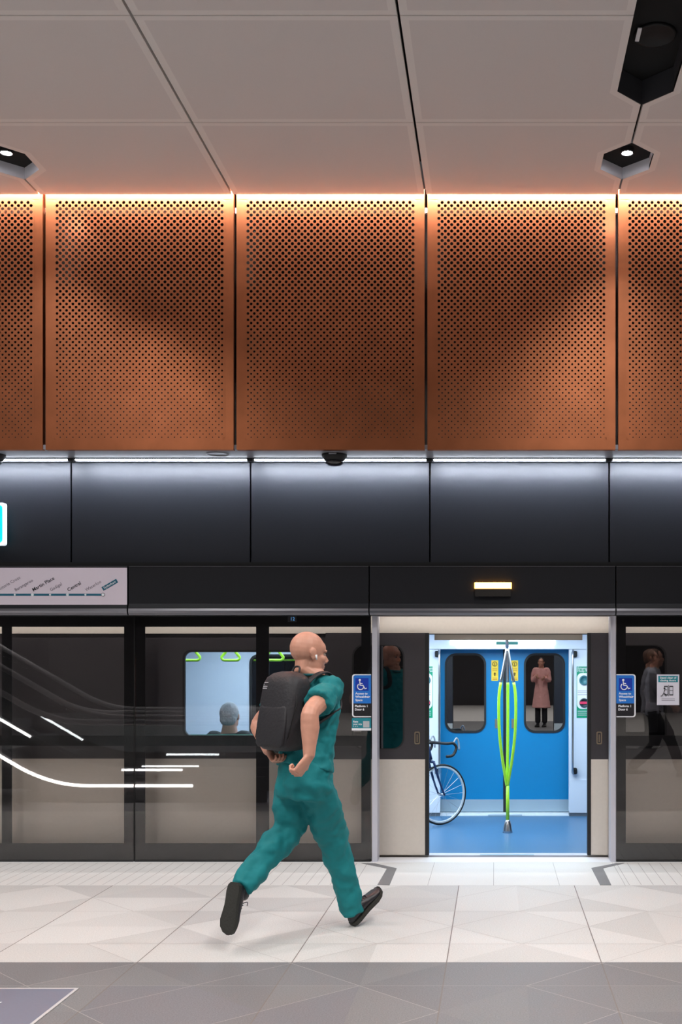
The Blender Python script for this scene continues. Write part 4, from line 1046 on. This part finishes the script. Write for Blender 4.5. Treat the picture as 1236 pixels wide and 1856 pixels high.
# ================================================================== ESCALATOR (its landing plate shows at the lower left)
def make_escalator(y0, y1, xs_, label, plate_x):
    t = thing('escalator', label, 'escalator', (xs_, (y0+y1)/2, 0), 'escalators rising from the platform')
    def path(zoff, xa, xb, inset=0):
        pts = []
        xk = xs_-2.55
        for x in (xa, xk+.5): pts.append((x, zoff))
        for k in range(0, 9):
            a = R(30*k/8); pts.append((xk+.4-1.6*math.sin(a), zoff+1.6*(1-math.cos(a))))
        lx, lz = pts[-1]; L_ = (lx-xb)
        pts.append((xb, lz+L_*math.tan(R(30)))); return pts
    xe = -10.5
    for y in (y0, y1):
        s = 1 if y == y1 else -1
        sp_ = [Vector((x, y+.045, z)) for x, z in path(.20 if s == 1 else .27, xs_-.95, xe)]
        if s == 1 and y1 > 5: link('light_strip', tube(NB(), sp_, .018, 6), M_escl, t)
        else:
            fine = []
            for a, b in zip(sp_, sp_[1:]):
                n_ = max(1, int((b-a).length/.1)); fine += [a.lerp(b, k/n_) for k in range(n_)]
            k = 4 if y1 > 5 else 0
            while k+8 < len(fine): link('light_strip', tube(NB(), fine[k:k+8], .016, 6), M_escl, t); k += 19
        link('handrail', tube(NB(), [(x, y, z) for x, z in [(xs_-.05, .72), (xs_-.0, .85)]+path(.93, xs_-.12, xe)], .035, 8), mat('handrail', srgb(120, 120, 124), .3), t, True)
        lo = path(.30, xs_-.2, xe); hi = path(.90, xs_-.2, xe)
        bm = NB(); v = [(bm.verts.new((a[0], y, a[1])), bm.verts.new((b[0], y, b[1]))) for a, b in zip(lo, hi)]
        for (a, b), (c_, d_) in zip(v, v[1:]): bm.faces.new((a, c_, d_, b))
        link('glass_side', bm, M_tglass, t)
        lo = path(.0, xs_-.1, xe); hi = path(.30, xs_-.1, xe)
        bm = NB(); box_ = []
        for yy in (y-.03, y+.03): box_.append([(bm.verts.new((a[0], yy, a[1])), bm.verts.new((b[0], yy, b[1]))) for a, b in zip(lo, hi)])
        for i in range(len(lo)-1):
            for v in box_: bm.faces.new((v[i][0], v[i+1][0], v[i+1][1], v[i][1]))
            bm.faces.new((box_[0][i][1], box_[0][i+1][1], box_[1][i+1][1], box_[1][i][1]))
        link('skirt', bm, mat('escalator skirt', srgb(90, 90, 94), .35, .6), t)
    bm = NB(); x = xs_-.9; z = 0.01; k = 0
    while x > xe:
        dz = 0 if k < 4 else (.12 if k < 5 else .225)
        z += dz; box(bm, x-.40, x, y0+.04, y1-.04, z-.2 if dz else z-.005, z); x -= .40; k += 1
    o = link('steps', bm, mat('escalator step', srgb(80, 80, 84), .5, .5), t); o['kind'] = 'stuff'
    link('landing_plate', B(xs_-.9, plate_x, y0-.22, y1+.25, 0.0007, .004), mat('landing plate steel', srgb(128, 130, 146), .45, .35, noise=.06, nscale=60, stretch=(1, 12, 1)), t)
    bm = NB(); box(bm, plate_x, plate_x+.016, y0-.22, y1+.262, .0007, .0048); box(bm, xs_-.9, plate_x, y1+.25, y1+.262, .0007, .0048)
    link('plate_trim', bm, mat('plate trim', srgb(205, 200, 200), .4, .2), t)
    if y1 > 5: link('plate_badge', B(-2.425, -2.375, 5.435, 5.450, .004, .0052), M_txtw, t)
    return t
M_escl = mat('escalator strip lamp', (1, 1, 1), .5, emit=(1.0, .95, .90), estr=26)
make_escalator(4.25, 5.42, -2.55, 'escalator whose grey steel landing plate shows in the bottom left corner', -2.105)
make_escalator(1.9, 3.05, -3.1, 'further escalator whose lamps are mirrored higher up in the left screens', -2.6)

# ================================================================== DOWNLIGHTS IN THE HEXAGONAL RECESSES
def hexdown(xj, lab):
    t = thing('recessed_downlight', lab, 'light', (xj, 8.04, ZC), 'hexagonal downlights in the ceiling')
    pts = [(xj, hexY[0]), (xj+hw, hexY[1]), (xj+hw, hexY[2]), (xj, hexY[3]), (xj-hw, hexY[2]), (xj-hw, hexY[1])]
    bm = NB(); a = [bm.verts.new((x, y, ZC+.001)) for x, y in pts]; b = [bm.verts.new((x, y, ZC+.085)) for x, y in pts]
    for i in range(6): bm.faces.new((a[i], a[(i+1) % 6], b[(i+1) % 6], b[i]))
    link('recess_wall', bm, mat('recess wall white', srgb(215, 215, 222), .5), t)
    bm = NB(); c_ = [bm.verts.new((x, y, ZC+.085)) for x, y in pts]; bm.faces.new(c_); link('recess_top', bm, M_void, t)
    bm = NB(); lathe(bm, [(.05, 0), (.05, -.03), (.04, -.035), (.04, -.02), (.002, -.02)], (xj, 8.02, ZC+.085), 20); link('lamp_ring', bm, M_dark, t)
    bm = NB(); lathe(bm, [(.038, 0), (.032, -.012), (.002, -.016)], (xj, 8.02, ZC+.063), 20); link('lamp', bm, M_spot, t)
    l = bpy.data.lights.new('downlight', 'SPOT'); l.energy = 210; l.spot_size = R(100); l.spot_blend = .8; l.shadow_soft_size = .05; l.color = (.95, .96, 1)
    o = bpy.data.objects.new('downlight', l); COL.objects.link(o); o.location = (xj, 8.02, ZC+.035)
hexdown(XJ[0], 'hexagonal ceiling recess with a downlight cut off by the left edge')
hexdown(XJ[3], 'hexagonal ceiling recess with a bright downlight at the upper right')
# channel ends
for xj in (XJ[0], XJ[3]):
    bm = NB(); pts = [(xj-hw, 5.0), (xj-hw, chY[1]), (xj, chY[0]), (xj+hw, chY[1]), (xj+hw, 5.0)]
    a = [bm.verts.new((x, y, ZC+.001)) for x, y in pts]; b = [bm.verts.new((x, y, ZC+.155)) for x, y in pts]
    for i in range(4): bm.faces.new((a[i], a[i+1], b[i+1], b[i]))
    struct(link('trim_8', bm, mat('channel wall', srgb(60, 60, 64), .5)))
xj = XJ[3]
c = P(1187, 62, 0); yS = 3.545*F/(CY-62)+.2
zS = ZC+.155; yS = (zS-H)*F/(CY-62); xS = X_(1187, yS)
bm = NB(); lathe(bm, [(.125, .004), (.125, -.012), (.11, -.014), (.105, -.006), (.002, -.006)], (xS, yS, zS), 28)
tag(link('ceiling_speaker', bm, mat('speaker black', srgb(12, 12, 13), .7), None, True), 'round black speaker inside the dark ceiling channel at the upper right', 'speaker')
yS2 = (ZC+.14-H)*F/(CY-62); xS2 = X_(1157, yS2)
tag(link('channel_label', B(xS2-.012, xS2+.012, yS2-.07, yS2+.07, ZC+.135, ZC+.14), M_white), 'short white bar beside the black speaker in the ceiling channel', 'label')
bake_texts()
